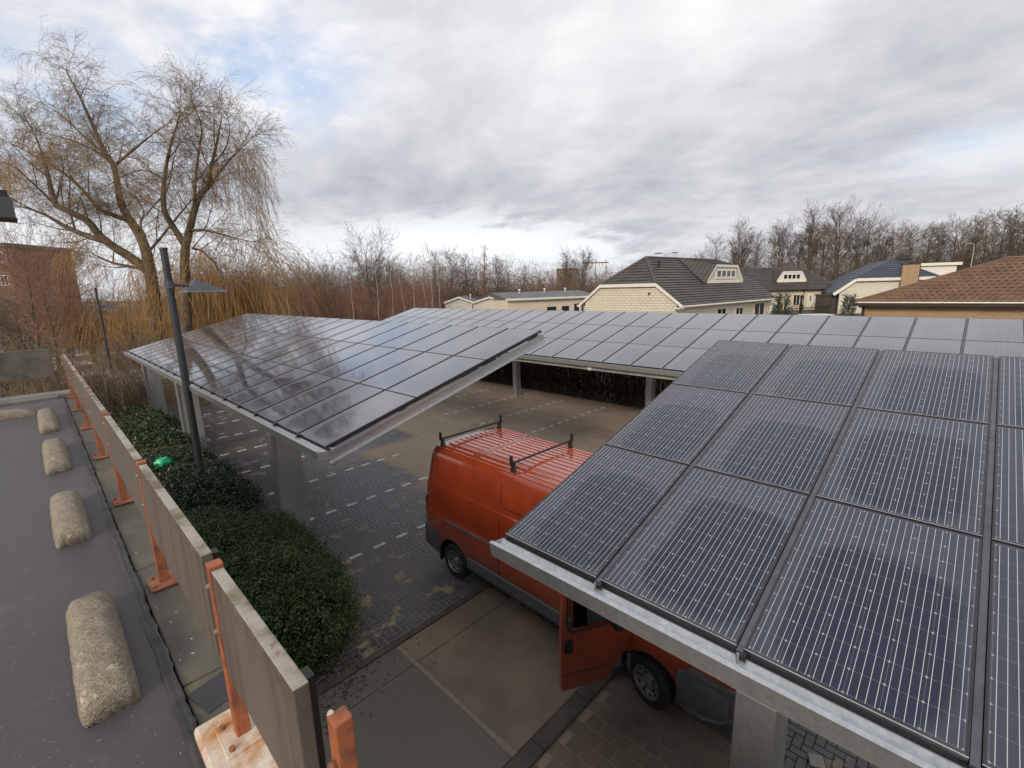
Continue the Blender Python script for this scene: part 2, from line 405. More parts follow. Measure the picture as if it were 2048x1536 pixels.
def sticks(segs, n=3):
    """array of rows x0 y0 z0 r0 x1 y1 z1 r1 -> vertices, quads of thin tapered n-gons"""
    S = np.asarray(segs, np.float64); a, ra, b, rb = S[:, :3], S[:, 3:4], S[:, 4:7], S[:, 7:8]
    t = b - a; t /= np.linalg.norm(t, axis=1, keepdims=True) + 1e-9
    ref = np.where(np.abs(t[:, 2:3]) < .9, np.array([[0, 0, 1.]]), np.array([[1., 0, 0]]))
    u = np.cross(t, ref); u /= np.linalg.norm(u, axis=1, keepdims=True); w = np.cross(t, u)
    N = len(S); V = np.empty((N, 2 * n, 3))
    for k in range(n):
        d = u * math.cos(2 * math.pi * k / n) + w * math.sin(2 * math.pi * k / n)
        V[:, k] = a + d * ra; V[:, n + k] = b + d * rb
    base = (np.arange(N) * 2 * n)[:, None]
    F = np.concatenate([base + np.array([[k, (k + 1) % n, n + (k + 1) % n, n + k]]) for k in range(n)], 0)
    return V.reshape(-1, 3), F


def leaves(P, size, out=None, flat=0.):
    """one quad leaf at every point of P, randomly turned"""
    P = np.asarray(P); N = len(P)
    a = rng.normal(size=(N, 3)); b = rng.normal(size=(N, 3))
    if out is not None: nrm = out + rng.normal(size=(N, 3)) * .75
    else: nrm = rng.normal(size=(N, 3))
    nrm[:, 2] += flat
    nrm /= np.linalg.norm(nrm, axis=1, keepdims=True)
    u = np.cross(nrm, a); u /= np.linalg.norm(u, axis=1, keepdims=True); w = np.cross(nrm, u)
    s = size * rng.uniform(.5, 1.5, (N, 1))
    V = np.stack([P - u * s, P + w * s * .5 , P + u * s, P - w * s * .5], 1).reshape(-1, 3)
    return V, np.arange(N * 4).reshape(N, 4)


# ------------------------------------------------------------------ ground
def plane(name, x0, y0, x1, y1, z, mat, th=None):
    m = MB().add([(x0, y0, z), (x1, y0, z), (x1, y1, z), (x0, y1, z)], [(0, 1, 2, 3)])
    return tag(m.build(name, mat, flip=False), kind='structure')


def build_ground():
    # one sheet to the horizon
    n = 60; g = np.concatenate([-np.geomspace(900, 12, n), np.geomspace(12, 900, n)])
    plane('ground', -1400, -1400, 1400, 1400, -.02, 'soil')
    plane('sand_lot', -21, 8.6, 9, 16.2, .006, 'sand')
    plane('joint_bed', -24.5, -2.0, -2.93, 8.9, .0, 'joint')
    plane('aisle_bed', -2.93, 2.45, 9, 8.9, .0, 'joint')
    # herringbone clinkers
    B, Wd, gap = .20, .10, .011
    ang = R(0); V = []; T = []
    def brick(cx, cy, lx, ly):
        if not (-24.3 < cx < 8.8 and -1.9 < cy < 8.75): return
        if cx > -3.06 and cy < 2.45: return
        z = .0042 + random.uniform(-.0007, .0007); a, b = lx / 2 - gap / 2, ly / 2 - gap / 2; e = .003
        tx, ty = random.uniform(-.006, .006), random.uniform(-.006, .006)
        for (sx, sy, zz) in ((-1, -1, 0), (1, -1, 0), (1, 1, 0), (-1, 1, 0)):
            V.append((cx + sx * a, cy + sy * b, .001))
        for (sx, sy) in ((-1, -1), (1, -1), (1, 1), (-1, 1)):
            V.append((cx + sx * (a - e), cy + sy * (b - e), z + sx * a * tx + sy * b * ty))
        T.append(random.random())
    N = 340
    for i in range(-N, N):
        for j in range(-20, 120):
            k = (i - j) % 4
            if k == 0: brick(i * Wd + Wd, j * Wd + Wd / 2 - 2, B, Wd)
            elif k == 3: brick(i * Wd + Wd / 2, j * Wd + Wd - 2, Wd, B)
    V = np.array(V); nb = len(T)
    base = (np.arange(nb) * 8)[:, None]
    F = np.concatenate([base + np.array([f]) for f in ((4, 5, 6, 7), (0, 1, 5, 4), (1, 2, 6, 5), (2, 3, 7, 6), (3, 0, 4, 7))], 0)
    o = np_mesh('brick_paving', V, F, 'brick', attr=('tone', np.tile(T, 5))); tag(o, kind='structure')
    # square setts beyond the second kerb
    V = []; T = []
    for i in range(0, 46):
        for j in range(0, 24):
            cx, cy = -.06 + i * .2 + (.1 if j % 2 else 0), -1.95 + j * .2
            if cy > 2.4: continue
            a, b, e = .0945, .0945, .003; z = .0055 + random.uniform(-.0004, .0004)
            for (sx, sy) in ((-1, -1), (1, -1), (1, 1), (-1, 1)): V.append((cx + sx * a, cy + sy * b, .002))
            for (sx, sy) in ((-1, -1), (1, -1), (1, 1), (-1, 1)): V.append((cx + sx * (a - e), cy + sy * (b - e), z))
            T.append(random.random() ** 2)
    nb = len(T); base = (np.arange(nb) * 8)[:, None]
    F = np.concatenate([base + np.array([f]) for f in ((4, 5, 6, 7), (0, 1, 5, 4), (1, 2, 6, 5), (2, 3, 7, 6), (3, 0, 4, 7))], 0)
    tag(np_mesh('sett_paving', np.array(V), F, 'sett', attr=('tone', np.tile(T, 5))), kind='structure')
    plane('sett_bed', -.17, -2.0, 9, 2.45, .0, 'joint')
    # concrete slabs with open joints
    m = MB()
    xs = (-2.93, -2.43, -.40); ys = (-2.05, .452, 2.42)
    for i in range(2):
        for j in range(2):
            m.bevbox((xs[i] + .006, ys[j] + .006, -.12), (xs[i + 1] - .006, ys[j + 1] - .006, .018 - .002 * i), .006)
    tag(m.build('concrete_slab', 'slab'), kind='structure')
    plane('slab_joint', -2.95, -2.05, -.36, 2.44, .001, 'streak')
    # a band of washed-out sand along the long joint
    v = []; f = []
    for i in range(41):
        x = -2.9 + i * 2.5 / 40; w = .018 + .016 * math.sin(i * 1.7) ** 2 + random.uniform(0, .012) + .03 * max(0, (x + 1) / .6) * .5
        v += [(x, .452 - w, .0225), (x, .452 + w * .8, .0225)]
    f = [(2 * i, 2 * i + 2, 2 * i + 3, 2 * i + 1) for i in range(40)]
    tag(MB().add(v, f).build('sand_streak', 'streak'), kind='structure')
    # kerbs
    m = MB()
    for j in range(5): m.bevbox((-3.06, -1.98 + j * .9, -.1), (-2.94, -1.985 + (j + 1) * .9, .035), .012)
    tag(m.build('kerb', 'kerb'), kind='structure')
    m = MB()
    for j in range(5): m.bevbox((-.385, -1.98 + j * .9, -.1), (-.17, -1.985 + (j + 1) * .9, .05), .014)
    tag(m.build('kerb', 'kerb'), kind='structure')
    m = MB()
    for j in range(23): m.bevbox((-24.6 + j * .9, -1.0 - .15, -.1), (-24.605 + (j + 1) * .9, -1.0, .09), .012)
    tag(m.build('kerb', 'kerb'), kind='structure')
    # stall markings: rows of white bricks
    m = MB()
    for k in range(8):
        X = -5.76 - 2.335 * k
        n = 9
        for i in range(n):
            y = 0.55 + i * .555
            m.box((X - .05, y, .0), (X + .05, y + .27, .0175))
    for k in range(6):
        X = -8.6 - 2.36 * k
        for i in range(11):
            y = 9.4 + i * .52
            m.box((X - .05, y, .0), (X + .05, y + .24, .012))
    tag(m.build('stall_marking', 'mark'), kind='structure')


build_ground()


# ------------------------------------------------------------------ parking deck we stand on
DZ = 3.70
def build_deck():
    d = thing('parking_deck', 'damp dark parking deck with mossy concrete edge, seen from above at the left', 'parking deck', (0, 0, 0))
    MB().box((-8.62, -16, 3.2), (9, -2.52, DZ)).build('deck_surface', 'deck', d)
    # tar seam: ragged little ridge along the edge of the bitumen
    m = MB(); n = 420; ring = []
    prof = [(-.03, 0), (-.02, .005), (-.008, .007), (.0, .001), (.004, .006), (.012, .006), (.02, 0)]
    vs = []
    for i in range(n):
        x = -8.6 + i * 17.6 / (n - 1); w = .003 * math.sin(i * .37) + random.uniform(-.004, .004)
        for (y, z) in prof: vs.append((x, -2.515 + y + w, DZ + .001 + z * random.uniform(.55, 1.25)))
    k = len(prof)
    fs = [(i * k + j, i * k + j + 1, (i + 1) * k + j + 1, (i + 1) * k + j) for i in range(n - 1) for j in range(k - 1)]
    m.add(vs, fs); m.build('tar_seam', plain('tar', (.045, .042, .041), .45, 0, .5, 8, bump=.5), d, smooth='all')
    m = MB(); x = -8.62
    for L in [1.3] * 14:
        m.bevbox((x, -2.49, 3.3), (x + L - .01, -2.19, DZ - .012), .01); x += L
    m.build('edge_strip', 'strip', d)
    MB().box((-8.62, -16, 0), (9, -2.34, 3.3)).build('wall', 'deckwall', d)
    # end upstand
    m = MB(); m.bevbox((-9.05, -16, 3.3), (-8.66, -2.19, DZ + .07), .03); m.bevbox((-8.64, -16, DZ - .1), (-8.50, -2.56, DZ + .05), .02)
    m.build('end_kerb', plain('grey_edge_concrete', (.19, .18, .165), .6, 0, .3, 3, bump=.4), d)


build_deck()


def wheel_stop(name, label, x0, x1, yc, w=.20, h=.16, group='concrete wheel stops along the deck edge', rz=0):
    """loaf-shaped concrete block"""
    t = thing(name, label, 'wheel stop', ((x0 + x1) / 2, yc, DZ), rz, group)
    L = x1 - x0; n = 36; k = 22; vs = []; fs = []
    seed = random.uniform(0, 50)
    for i in range(n + 1):
        u = -1 + 2 * i / n; x = u * L / 2
        e = max(0, 1 - abs(u) ** 9) ** .5; ez = max(0.0, 1 - abs(u) ** 5) ** .42
        for j in range(k + 1):
            a = math.pi * j / k
            y = math.cos(a); z = math.sin(a)
            y = math.copysign(abs(y) ** .62, y); z = z ** .72
            q = 1 + .015 * math.sin(x * 31 + j + seed) + .012 * random.uniform(-1, 1)
            vs.append((x + .004 * random.uniform(-1, 1), y * w / 2 * (.80 + .20 * e) * q, z * h * ez * q))
    fs = [(i * (k + 1) + j, (i + 1) * (k + 1) + j, (i + 1) * (k + 1) + j + 1, i * (k + 1) + j + 1) for i in range(n) for j in range(k)]
    fs += [tuple(range(k + 1)), tuple(n * (k + 1) + j for j in range(k, -1, -1))]
    MB().add(vs, fs).build('body', 'aggregate', t, smooth='all')
    return t


wheel_stop('wheel_stop', 'large sandy concrete wheel stop at the front, nearest of the row on the deck', -.53, .45, -2.725)
wheel_stop('wheel_stop', 'rounded concrete wheel stop second from the front, whitish crust on top', -2.53, -1.55, -2.735)
wheel_stop('wheel_stop', 'short-looking concrete wheel stop third from the front with a dark damp right end', -4.72, -3.56, -2.74)
wheel_stop('wheel_stop', 'darkest brown concrete wheel stop, fourth and last of the row along the edge', -6.95, -5.65, -2.75)
wheel_stop('wheel_stop', 'long low brown wheel stop lying crosswise in front of the end kerb', -7.28 - .9, -7.28 + .9, -3.72, .2, .13, rz=R(87))


# ------------------------------------------------------------------ barrier of boards on orange posts
def barrier(px, x0, x1, label, white=False, z0=4.035, z1=4.462):
    y = -2.385
    t = thing('barrier_board', label, 'barrier', (px, y, DZ), 0, 'taupe barrier boards along the deck edge')
    z0 -= DZ; z1 -= DZ; a, b = x0 - px, x1 - px
    m = MB(); m.bevbox((a, -.020, z0), (b, .020, z1), .004); m.build('board', 'board', t)
    m = MB(); m.bevbox((-.024, -.024, .0), (.024, .024, z1 + .012), .004); m.build('post', 'orange', t)
    if white:
        m = MB(); m.bevbox((-.17, -.13, -.012), (.26, .14, .045), .014); m.build('painted_plinth', 'ivory', t)
        z = .045
    else: z = -.006
    pl = MB().bevbox((-.085, -.075, z), (.085, .075, z + .014), .003).build('base_plate', 'ivory' if white else 'rust', t)
    for sx in (-.062, .062):
        for sy in (-.052, .052):
            MB().lathe([(.0, z + .028), (.011, z + .028), (.011, z + .0145)], org=(sx, sy, 0), n=6).build('bolt', 'rust', pl)
    for zz in (z1 - .07, (z0 + z1) / 2 - .04):
        MB().lathe([(0, -.034), (.009, -.034), (.009, -.024)], 'y', (-.004, 0, zz), 8).build('bolt', 'galv_dull', t)
    MB().box((b - .09, .026, z0 - .02), (b - .045, .05, z1 - .03)).build('end_bracket', 'darkwood', t)
    return t


barrier(0.99, 1.022, 1.745, 'nearest barrier board, lichened top, its orange post on a rust-stained white plinth', True)
barrier(-0.53, -0.498, 0.88, 'second barrier board from the front with pale lichen along its top edge')
barrier(-2.21, -2.178, -0.635, 'third barrier board from the front, clean taupe face beside the green scrap')
barrier(-3.87, -3.838, -2.315, 'fourth barrier board from the front, behind the third wheel stop')
barrier(-5.56, -5.528, -3.975, 'fifth barrier board from the front, beside the last wheel stop')
barrier(-7.1, -7.068, -5.665, 'sixth barrier board from the front, dark lower corner')
barrier(-8.52, -8.488, -7.205, 'farthest barrier board of the long side, at the corner of the deck')
t = thing('barrier_board', 'grey-brown barrier board across the far end of the deck, left edge of the photo', 'barrier', (-8.8, -3.45, DZ), 0, 'barrier boards across the deck end')
MB().bevbox((.012, -.9, .37), (.06, .9, .86), .004).build('board', plain('algae_grey_board', (.15, .135, .11), .6, 0, .4, 4, c2=(.085, .08, .06)), t)
MB().bevbox((-.03, -.53, .06), (.011, -.46, .85), .004).build('post', 'orange', t)

t = thing('orange_post', 'chipped orange square post standing alone at the bottom edge of the photo', 'post', (1.925, -2.37, DZ))
m = MB(); m.bevbox((-.021, -.021, -.01), (.021, .021, .797), .004); m.build('post', 'orange', t)
m = MB(); m.lathe([(0, -.036), (.009, -.036), (.011, -.029), (.009, -.0215)], 'y', (.005, 0, .69), 10); m.build('bolt', 'rust', t)
m = MB(); m.add([(-.0225, -.016, .715), (-.0225, .0, .695), (-.0225, .005, .765), (-.0225, -.010, .782), (-.0225, -.016, .775)], [(0, 1, 2, 3, 4)])
m.build('paint_chip', plain('bare_white_primer', (.62, .6, .56), .5), t)
m = MB(); m.tube([(-.018, -.012, .799), (-.028, -.010, .786), (-.031, -.006, .75)], .007, 8); m.build('plastic_cap', plain('cream_plastic', (.5, .45, .36), .4), t)
o = MB().bevbox((-.09, -.085, 0), (.09, .085, .006), .003).build('rubber_pad', 'slate', loc=(.62, -2.385, DZ - .0135)); o.rotation_euler = (0, 0, R(14))
tag(o, 'flat dark slate-grey rubber pad lying on the mossy edge strip', 'pad')

# canopy corner poking in at the left edge
P = at(-2, 400, 7.0)
t = thing('canopy_corner', 'grey and black end of a white canopy, cut by the photo left side', 'canopy', P)
MB().box((-.5, -3, -.24), (.03, .14, .05)).build('fascia_box', 'lampgrey', t)
MB().box((-.5, -3, -.262), (.04, .15, -.241)).build('drip_edge', 'black', t)
MB().box((-.5, -3, .051), (.01, .105, .15)).build('trim_band', 'black', t)
MB().prism([(-.1, -3, .151), (-.1, .06, .151), (-.1, -.06, .43), (-.1, -3, .9)], (.1, 0, 0)).build('cover', 'white', t)
MB().box((-.45, -2.6, DZ - P.z), (-.33, -2.48, -.262)).build('post', 'lampgrey', t)

# ------------------------------------------------------------------ solar carports
TILT = .2636; CT, ST = math.cos(TILT), math.sin(TILT)
PW, PL = 1.0, 1.66; PX, PY = 1.0326, 1.68
pv_glass = MB().add([(.008, .008, .0), (PW - .008, .008, 0), (PW - .008, PL - .008, 0), (.008, PL - .008, 0)], [(0, 1, 2, 3)])
m = MB(); fw_ = .011
m.box((0, 0, -.037), (PW, fw_, .001)); m.box((0, PL - fw_, -.037), (PW, PL, .001)); m.box((0, 0, .0011), (PW, .005, .0032), 1)
m.box((0, fw_, -.037), (fw_, PL - fw_, .003)); m.box((PW - fw_, fw_, -.037), (PW, PL - fw_, .003))
MT['pvframe'] = plain('dark_anodised_frame', (.05, .052, .06), .3, .5, .2, 8, bump=0); MT['pvstrip'] = plain('blue_grey_cover_strip', (.12, .125, .15), .35, .5, .25, 8, bump=0)
glass0 = pv_glass.build('solar_panel', 'pv', flip=False); glass_me = glass0.data; bpy.data.objects.remove(glass0)
MT['pvglint'] = plain('frame_edge_glint', (.5, .51, .54), .3, .6, .2, 8, bump=0)  # painted glint: lighter copy of the frame metal for its lower edge
fr0 = m.build('panel_frame', ['pvframe', 'pvglint']); frame_me = fr0.data; bpy.data.objects.remove(fr0)


def panels(root, cols, aw, pvm, y0=0., z0=0.):
    for i in cols:
        for j in range(3):
            s = j * PY + .015
            o = link('solar_panel', glass_me, root, (i * aw, y0 + s * CT, z0 + s * ST)); o.rotation_euler = (TILT, 0, 0)
            o.scale = ((aw - .044) / PW, 1, 1)
            if pvm != 'pv': o.material_slots[0].link = 'OBJECT'; o.material_slots[0].material = MT[pvm]
            f = link('panel_frame', frame_me, o)


def carport(name, label, loc, n0, n1, aw, cols, col_x, colmb, gutter=(0, 0), pvm='pv'):
    """low eave along local y = 0, roof rising away from it; local x from n0*aw to n1*aw"""
    t = thing(name, label, 'solar carport', loc, 0)
    x0, x1 = n0 * aw, n1 * aw
    panels(t, cols, aw, pvm)
    rot = Matrix.Rotation(TILT, 3, 'X')
    # black rails beneath the panels, running up the slope and along it
    m = MB()
    for i in cols: m.box((i * aw - .055 if i > n0 else i * aw + .002, -.0, -.075), (i * aw + .03, 3 * PY, -.040), rot=rot)
    for j in range(4): m.box((x0 + .03, j * PY - (.02 if j else -.005), -.050 if j == 0 else -.060), (x1 - .03, j * PY + (.012 if j < 3 else -.01), -.042), rot=rot)
    m.build('mounting_rail', 'black', t)
    m = MB()
    for i in list(cols)[1:]: m.box((i * aw - .040, -.004, -.039), (i * aw - .004, 3 * PY - .02, -.010), rot=rot)
    m.build('cover_strip', 'pvstrip', t)
    # corner clamps at the eave
    for i in list(cols)[1:]:
        m = MB(); m.box((i * aw - .035, -.03, -.07), (i * aw + .02, .012, -.012), rot=rot)
        c = m.build('clamp', 'black', t)
        MB().lathe([(0, .004), (.007, .004), (.007, -.07)], org=(i * aw - .02, -.032, -.01), n=6).build('bolt', 'galv', c)
    # folded steel gutter profile along the eave
    pr = [(-.160, -.018), (-.135, -.160), (.014, -.181), (.014, -.052), (.004, -.052), (-.132, -.112), (-.150, -.028), (-.118, -.026), (-.118, -.018)]
    m = MB(); m.prism([(x0 + gutter[0], y, z) for y, z in pr], (x1 - x0 - gutter[0] + gutter[1], 0, 0))
    # closed ends
    for xx in (x0 + gutter[0], x1 + gutter[1] - .006):
        m.prism([(xx + .001, -.148, -.035), (xx + .001, -.1335, -.11), (xx + .001, .003, -.054), (xx + .001, .003, -.048)], (.004, 0, 0))
    gt = m.build('gutter', 'galv', t)
    if pvm == 'pv':
        m = MB(); m.lathe([(0, .006), (.026, .006), (.026, -.02)], org=(1.68, -.075, -.084), n=20); m.build('drain_hole', 'black', gt)
    m = MB(); m.box((x0 + .02, .065, -.30), (x1 - .02, .135, -.09)); m.box((x0 + .02, .02, -.305), (x1 - .02, .18, -.292))
    m.build('eave_beam', 'galv_dull', t)
    m = MB()
    for s in (1.5, 3.2, 4.93):
        m.box((x0 + .05, s - .04, -.22), (x1 - .05, s + .04, -.078), rot=rot)
    m.build('purlin', 'galv_dull', t)
    # side fascia: C-profile under each gable edge
    for xx, d in ((x0, 1), (x1, -1)):
        m = MB()
        a, b = sorted((xx + .01 * d, xx + .018 * d)); m.box((a, -.03, -.25), (b, 3 * PY + .01, -.078), rot=rot)
        a, b = sorted((xx - .035 * d, xx + .01 * d)); m.box((a, -.03, -.258), (b, 3 * PY + .01, -.25), rot=rot)
        m.box((a, -.03, -.086), (b, 3 * PY + .01, -.078), rot=rot)
        m.build('side_fascia', 'galv', t)
    # corrugated ceiling sheet
    m = MB(); m.box((x0 + .06, .1, -.078 + .001), (x1 - .06, 3 * PY - .05, -.0765), rot=rot)
    m.build('roof_sheet', 'galv_dull', t)
    for cx in col_x:
        colmb(t, cx)
    return t


def front_column(t, cx):
    """deep clad pillar: bright flange towards the deck, wide web running back, cap and raking arm"""
    zb = -t.location.z
    m = MB()
    m.bevbox((cx - .13, .36, zb), (cx + .13, .40, -.62), .008)
    m.build('column_flange', 'galv', t)
    m = MB(); m.prism([(cx + .015, .402, zb), (cx + .015, .96, zb), (cx + .015, .92, -.62), (cx + .015, .402, -.62)], (.09, 0, 0))
    m.prism([(cx - .105, .402, zb), (cx - .105, .96, zb), (cx - .105, .92, -.62), (cx - .105, .402, -.62)], (.09, 0, 0))
    m.build('column', 'galv_dull', t)
    m = MB(); m.bevbox((cx - .135, .37, -.617), (cx + .135, 1.0, -.43), .012); m.build('column_cap', 'galv', t)
    m = MB(); m.prism([(cx - .045, .42, -.428), (cx - .045, 1.06, -.428), (cx - .045, 1.0, -.08), (cx - .045, .30, -.26), (cx - .045, .2, -.31)], (.09, 0, 0))
    m.prism([(cx - .04, 1.1, -.9), (cx - .04, 1.1, -.62), (cx - .04, 4.4, .96), (cx - .04, 4.55, .93)], (.08, 0, 0))
    m.build('roof_arm', 'galv_dull', t)


def rear_column(t, cx):
    zb = -t.location.z; m = MB(); y = 4.25; zt = 1.02
    m.box((cx - .13, y - .15, zb), (cx + .13, y - .135, zt)); m.box((cx - .13, y + .135, zb), (cx + .13, y + .15, zt)); m.box((cx - .008, y - .134, zb), (cx + .008, y + .134, zt))
    m.bevbox((cx - .2, y - .22, zb), (cx + .2, y + .22, zb + .03), .005)
    m.build('column', 'galv', t)
    m = MB(); m.prism([(cx - .04, .15, -.32), (cx - .04, .35, -.30), (cx - .04, 4.9, .98), (cx - .04, 4.9, .80)], (.08, 0, 0)); m.build('roof_arm', 'galv_dull', t)
    m = MB(); m.box((cx - .07, .02, -.32), (cx + .07, .19, -.20)); m.build('beam_end', 'white', t)


EZ = 3.2
cr = carport('solar_carport', 'nearest solar carport at the right, big dark panels with white busbars and open steel gutter', (0, 0, EZ), 0, 9, PX, range(0, 9), (2.07,), front_column, gutter=(-.03, .1))
cl = carport('solar_carport', 'middle-left solar carport whose shiny panels mirror the willow, behind the lamp post', (-3.669, 0, EZ), -19, 0, 1.0058, range(-19, 0), (-7.33 + 3.669, -16.1 + 3.669, -24.2 + 3.669 + 1.6), front_column, gutter=(-.02, .03), pvm='pv_dim')
cb = carport('solar_carport', 'far solar carport along the hedge, long frosted roof below the houses', (-7.537, 9.888, EZ - .196), -15, 14, 1.0326, range(-15, 14), (-5.85, 1.55, 8.95), rear_column, pvm='pv_mid')


# ------------------------------------------------------------------ van
def bool_cut(o, cutters):
    for c in cutters:
        md = o.modifiers.new('cut', 'BOOLEAN'); md.object = c; md.operation = 'DIFFERENCE'; md.solver = 'EXACT'
    bpy.context.view_layer.update()
    dg = bpy.context.evaluated_depsgraph_get()
    me = bpy.data.meshes.new_from_object(o.evaluated_get(dg)); o.modifiers.clear(); o.data = me
    for c in cutters: bpy.data.objects.remove(c)


def interp(x, tb):
    for (a, b), (c, d) in zip(tb, tb[1:]):
        if x <= c: return b + (d - b) * max(0, (x - a)) / (c - a)
    return tb[-1][1]


def build_van():
    v = thing('delivery_van', 'orange-red high-roof delivery van with roof bars, front door open, nose under the nearest solar carport', 'van', (-4.50, 3.19, .016), R(-.9))
    HW = 1.02
    base = [(.97, .34), (1.01, .45), (1.02, .80), (1.02, 1.17), (.992, 1.185), (.990, 1.24), (.968, 1.73), (.940, 1.745), (.930, 1.84), (.885, 2.24), (.86, 2.34), (.825, 2.405), (.775, 2.445), (.70, 2.462), (.35, 2.488), (0, 2.495)]
    top = [(0, 2.47), (.3, 2.495), (4.0, 2.49), (4.25, 2.45), (4.5, 2.30), (5.15, 1.45), (5.25, 1.36), (5.8, 1.12), (5.95, .95)]
    wid = [(0, .965), (.12, .995), (.35, 1.), (4.6, 1.), (5.3, .97), (5.7, .92), (5.88, .84), (5.95, .74)]
    xs = [0, .03, .08, .16, .3, .5] + [.5 + .25 * i for i in range(1, 15)] + [4.15, 4.3, 4.45, 4.6, 4.75, 4.9, 5.05, 5.2, 5.35, 5.5, 5.65, 5.78, 5.88, 5.93, 5.95]
    rings = []
    for x in xs:
        T = interp(x, top); W = interp(x, wid); k = (T - .34) / (2.495 - .34); ring = []
        for (y, z) in base:
            zz = .34 + (z - .34) * k if k < .99 else z * 1 if T >= 2.49 else z - (2.495 - T) * max(0, (z - 1.9) / .6)
            yy = y * W
            if x > 4.2 and z > 1.3: yy = min(yy, yy)
            lean = .20 * max(0, (zz - 1.15) / 1.35) ** 1.7 * max(0, 1 - x / .6) + .05 * max(0, (.75 - zz) / .4) * max(0, 1 - x / .5) if x < .6 else 0
            ring.append((x + lean, yy, zz))
        rings.append(ring)
    K = len(base); m = MB(); vs = []; n2 = 2 * K - 1
    for ring in rings: vs += [(x, -y, z) for x, y, z in ring] + [(x, y, z) for x, y, z in ring[-2::-1]]
    fs = [(i * n2 + j, i * n2 + j + 1, (i + 1) * n2 + j + 1, (i + 1) * n2 + j) for i in range(len(xs) - 1) for j in range(n2 - 1)]
    fs += [(i * n2 + n2 - 1, i * n2, (i + 1) * n2, (i + 1) * n2 + n2 - 1) for i in range(len(xs) - 1)]
    fs += [tuple(range(n2)), tuple((len(xs) - 1) * n2 + j for j in range(n2 - 1, -1, -1))]
    body = m.add(vs, fs).build('body', ['van', 'black'], v, smooth=False)
    RW, FX = .885, 4.915
    cuts = []
    for cx in (RW, FX):
        c = MB().lathe([(0, -1.3), (.415, -1.3), (.415, 1.3), (0, 1.3)], 'y', (cx, 0, .36), 40).build('cutter', 'black', v); cuts.append(c)
    c = MB().box((3.72, -1.4, .50), (4.60, -.25, 2.02)).build('cutter', 'black', v); cuts.append(c)
    bool_cut(body, cuts)
    body.data.polygons.foreach_set('use_smooth', [True] * len(body.data.polygons)); body.data.set_sharp_from_angle(angle=R(32))
    # roof ribs pressed into the sheet
    m = MB()
    for (a, b) in ((.38, 1.22), (1.42, 3.95)):
        for k in range(12):
            y = -.70 + k * 1.40 / 11; z = 2.495 - .033 * (y / .7) ** 2 - .004
            n = 5; h = .016
            m.prism([(a, y - .028, z - .01), (a + .0, y - .016, z + h), (a, y + .016, z + h), (a, y + .028, z - .01)], (b - a, 0, 0))
    for xx in (1.29, 1.35):
        m.prism([(xx - .016, y, 2.495 - .033 * (y / .7) ** 2 + .006) for y in np.linspace(-.74, .74, 11)] + [(xx - .016, .74, 2.44), (xx - .016, -.74, 2.44)], (.028, 0, 0))
    m.build('roof_rib', 'van', v)
    for s in (-1, 1):
        m = MB(); m.tube([(.33, s * .795, 2.446), (2, s * .80, 2.442), (4.0, s * .795, 2.436)], .011, 6); m.build('roof_drip_rail', 'van', v)
    # roof bars
    for xb in (.37, 2.28):
        b = MB(); b.tube([(xb, -.78, 2.60), (xb, .78, 2.60)], .019, 10); bar = b.build('roof_bar', 'black', v, smooth=True)
        for s in (-1, 1):
            f = MB(); f.prism([(xb - .05, s * .715, 2.45), (xb + .05, s * .715, 2.45), (xb + .025, s * .715, 2.53), (xb + .022, s * .715, 2.615), (xb - .022, s * .715, 2.615), (xb - .025, s * .715, 2.53)], (0, s * .06, 0)); f.build('bar_foot', 'black', bar)
            f = MB(); f.bevbox((xb - .03, s * .79 - .016, 2.575), (xb + .03, s * .79 + .016, 2.735), .008); f.build('end_stop', 'black', bar)
    # lower grey cladding and bumpers
    for s in (-1, 1):
        m = MB()
        for (a, b) in ((1.30, 3.70), (4.62, 4.66)):
            m.prism([(a, s * .98, .33), (a, s * 1.032, .43), (a, s * 1.036, .60), (a, s * 1.018, .625), (a, s * .98, .62)], (b - a, 0, 0))
        m.build('sill_cladding', 'cladding', v)
        m = MB()
        pts = [(-.03, .40), (.42, .36), (.47, .55), (.43, .70), (.33, .83), (-.02, .84)]
        m.prism([(x, s * (.985 if x < .1 else 1.012), z) for x, z in pts], (0, s * .026, 0)); m.build('rear_corner_bumper', 'cladding', v)
        m = MB(); m.bevbox((.66, min(s * .95, s * 1.035), 1.105), (2.12, max(s * .95, s * 1.035), 1.15), .012); m.build('sliding_door_rail', 'cladding', v)
        m = MB(); m.bevbox((2.06, min(s * 1.0, s * 1.05), 1.08), (2.12, max(s * 1.0, s * 1.05), 1.15), .008)
        m.build('rail_end_stop', 'black', v)
        m = MB()   # shut lines of the side panels
        for xx in (2.14, 3.66):
            for (z0, z1, y0, y1) in ((.63, 1.17, 1.0215, 1.0215), (1.24, 1.74, .9965, .9665), (1.85, 2.24, .9365, .8865)):
                m.add([(xx - .006, s * y0, z0), (xx + .006, s * y0, z0), (xx + .006, s * y1, z1), (xx - .006, s * y1, z1)], [(0, 1, 2, 3)])
        m.add([(2.2, s * .935, 1.845), (3.66, s * .935, 1.845), (3.66, s * .9335, 1.86), (2.2, s * .9335, 1.86)], [(0, 1, 2, 3)])
        m.build('shut_line', 'black', v)
    for s_ in (-1, 1): MB().bevbox((.015, min(s_ * .86, s_ * .99), .95), (.07, max(s_ * .86, s_ * .99), 1.42), .02).build('tail_lamp', plain('red_lamp_glass', (.25, .01, .01), .15), v)
    m = MB(); m.bevbox((-.09, -.95, .34), (.05, .95, .60), .03); m.build('rear_bumper', 'cladding', v)
    m = MB()   # front bumper wraps round the nose
    prof = [(.30, 0), (.36, .035), (.62, .05), (.74, .02), (.80, -.03)]
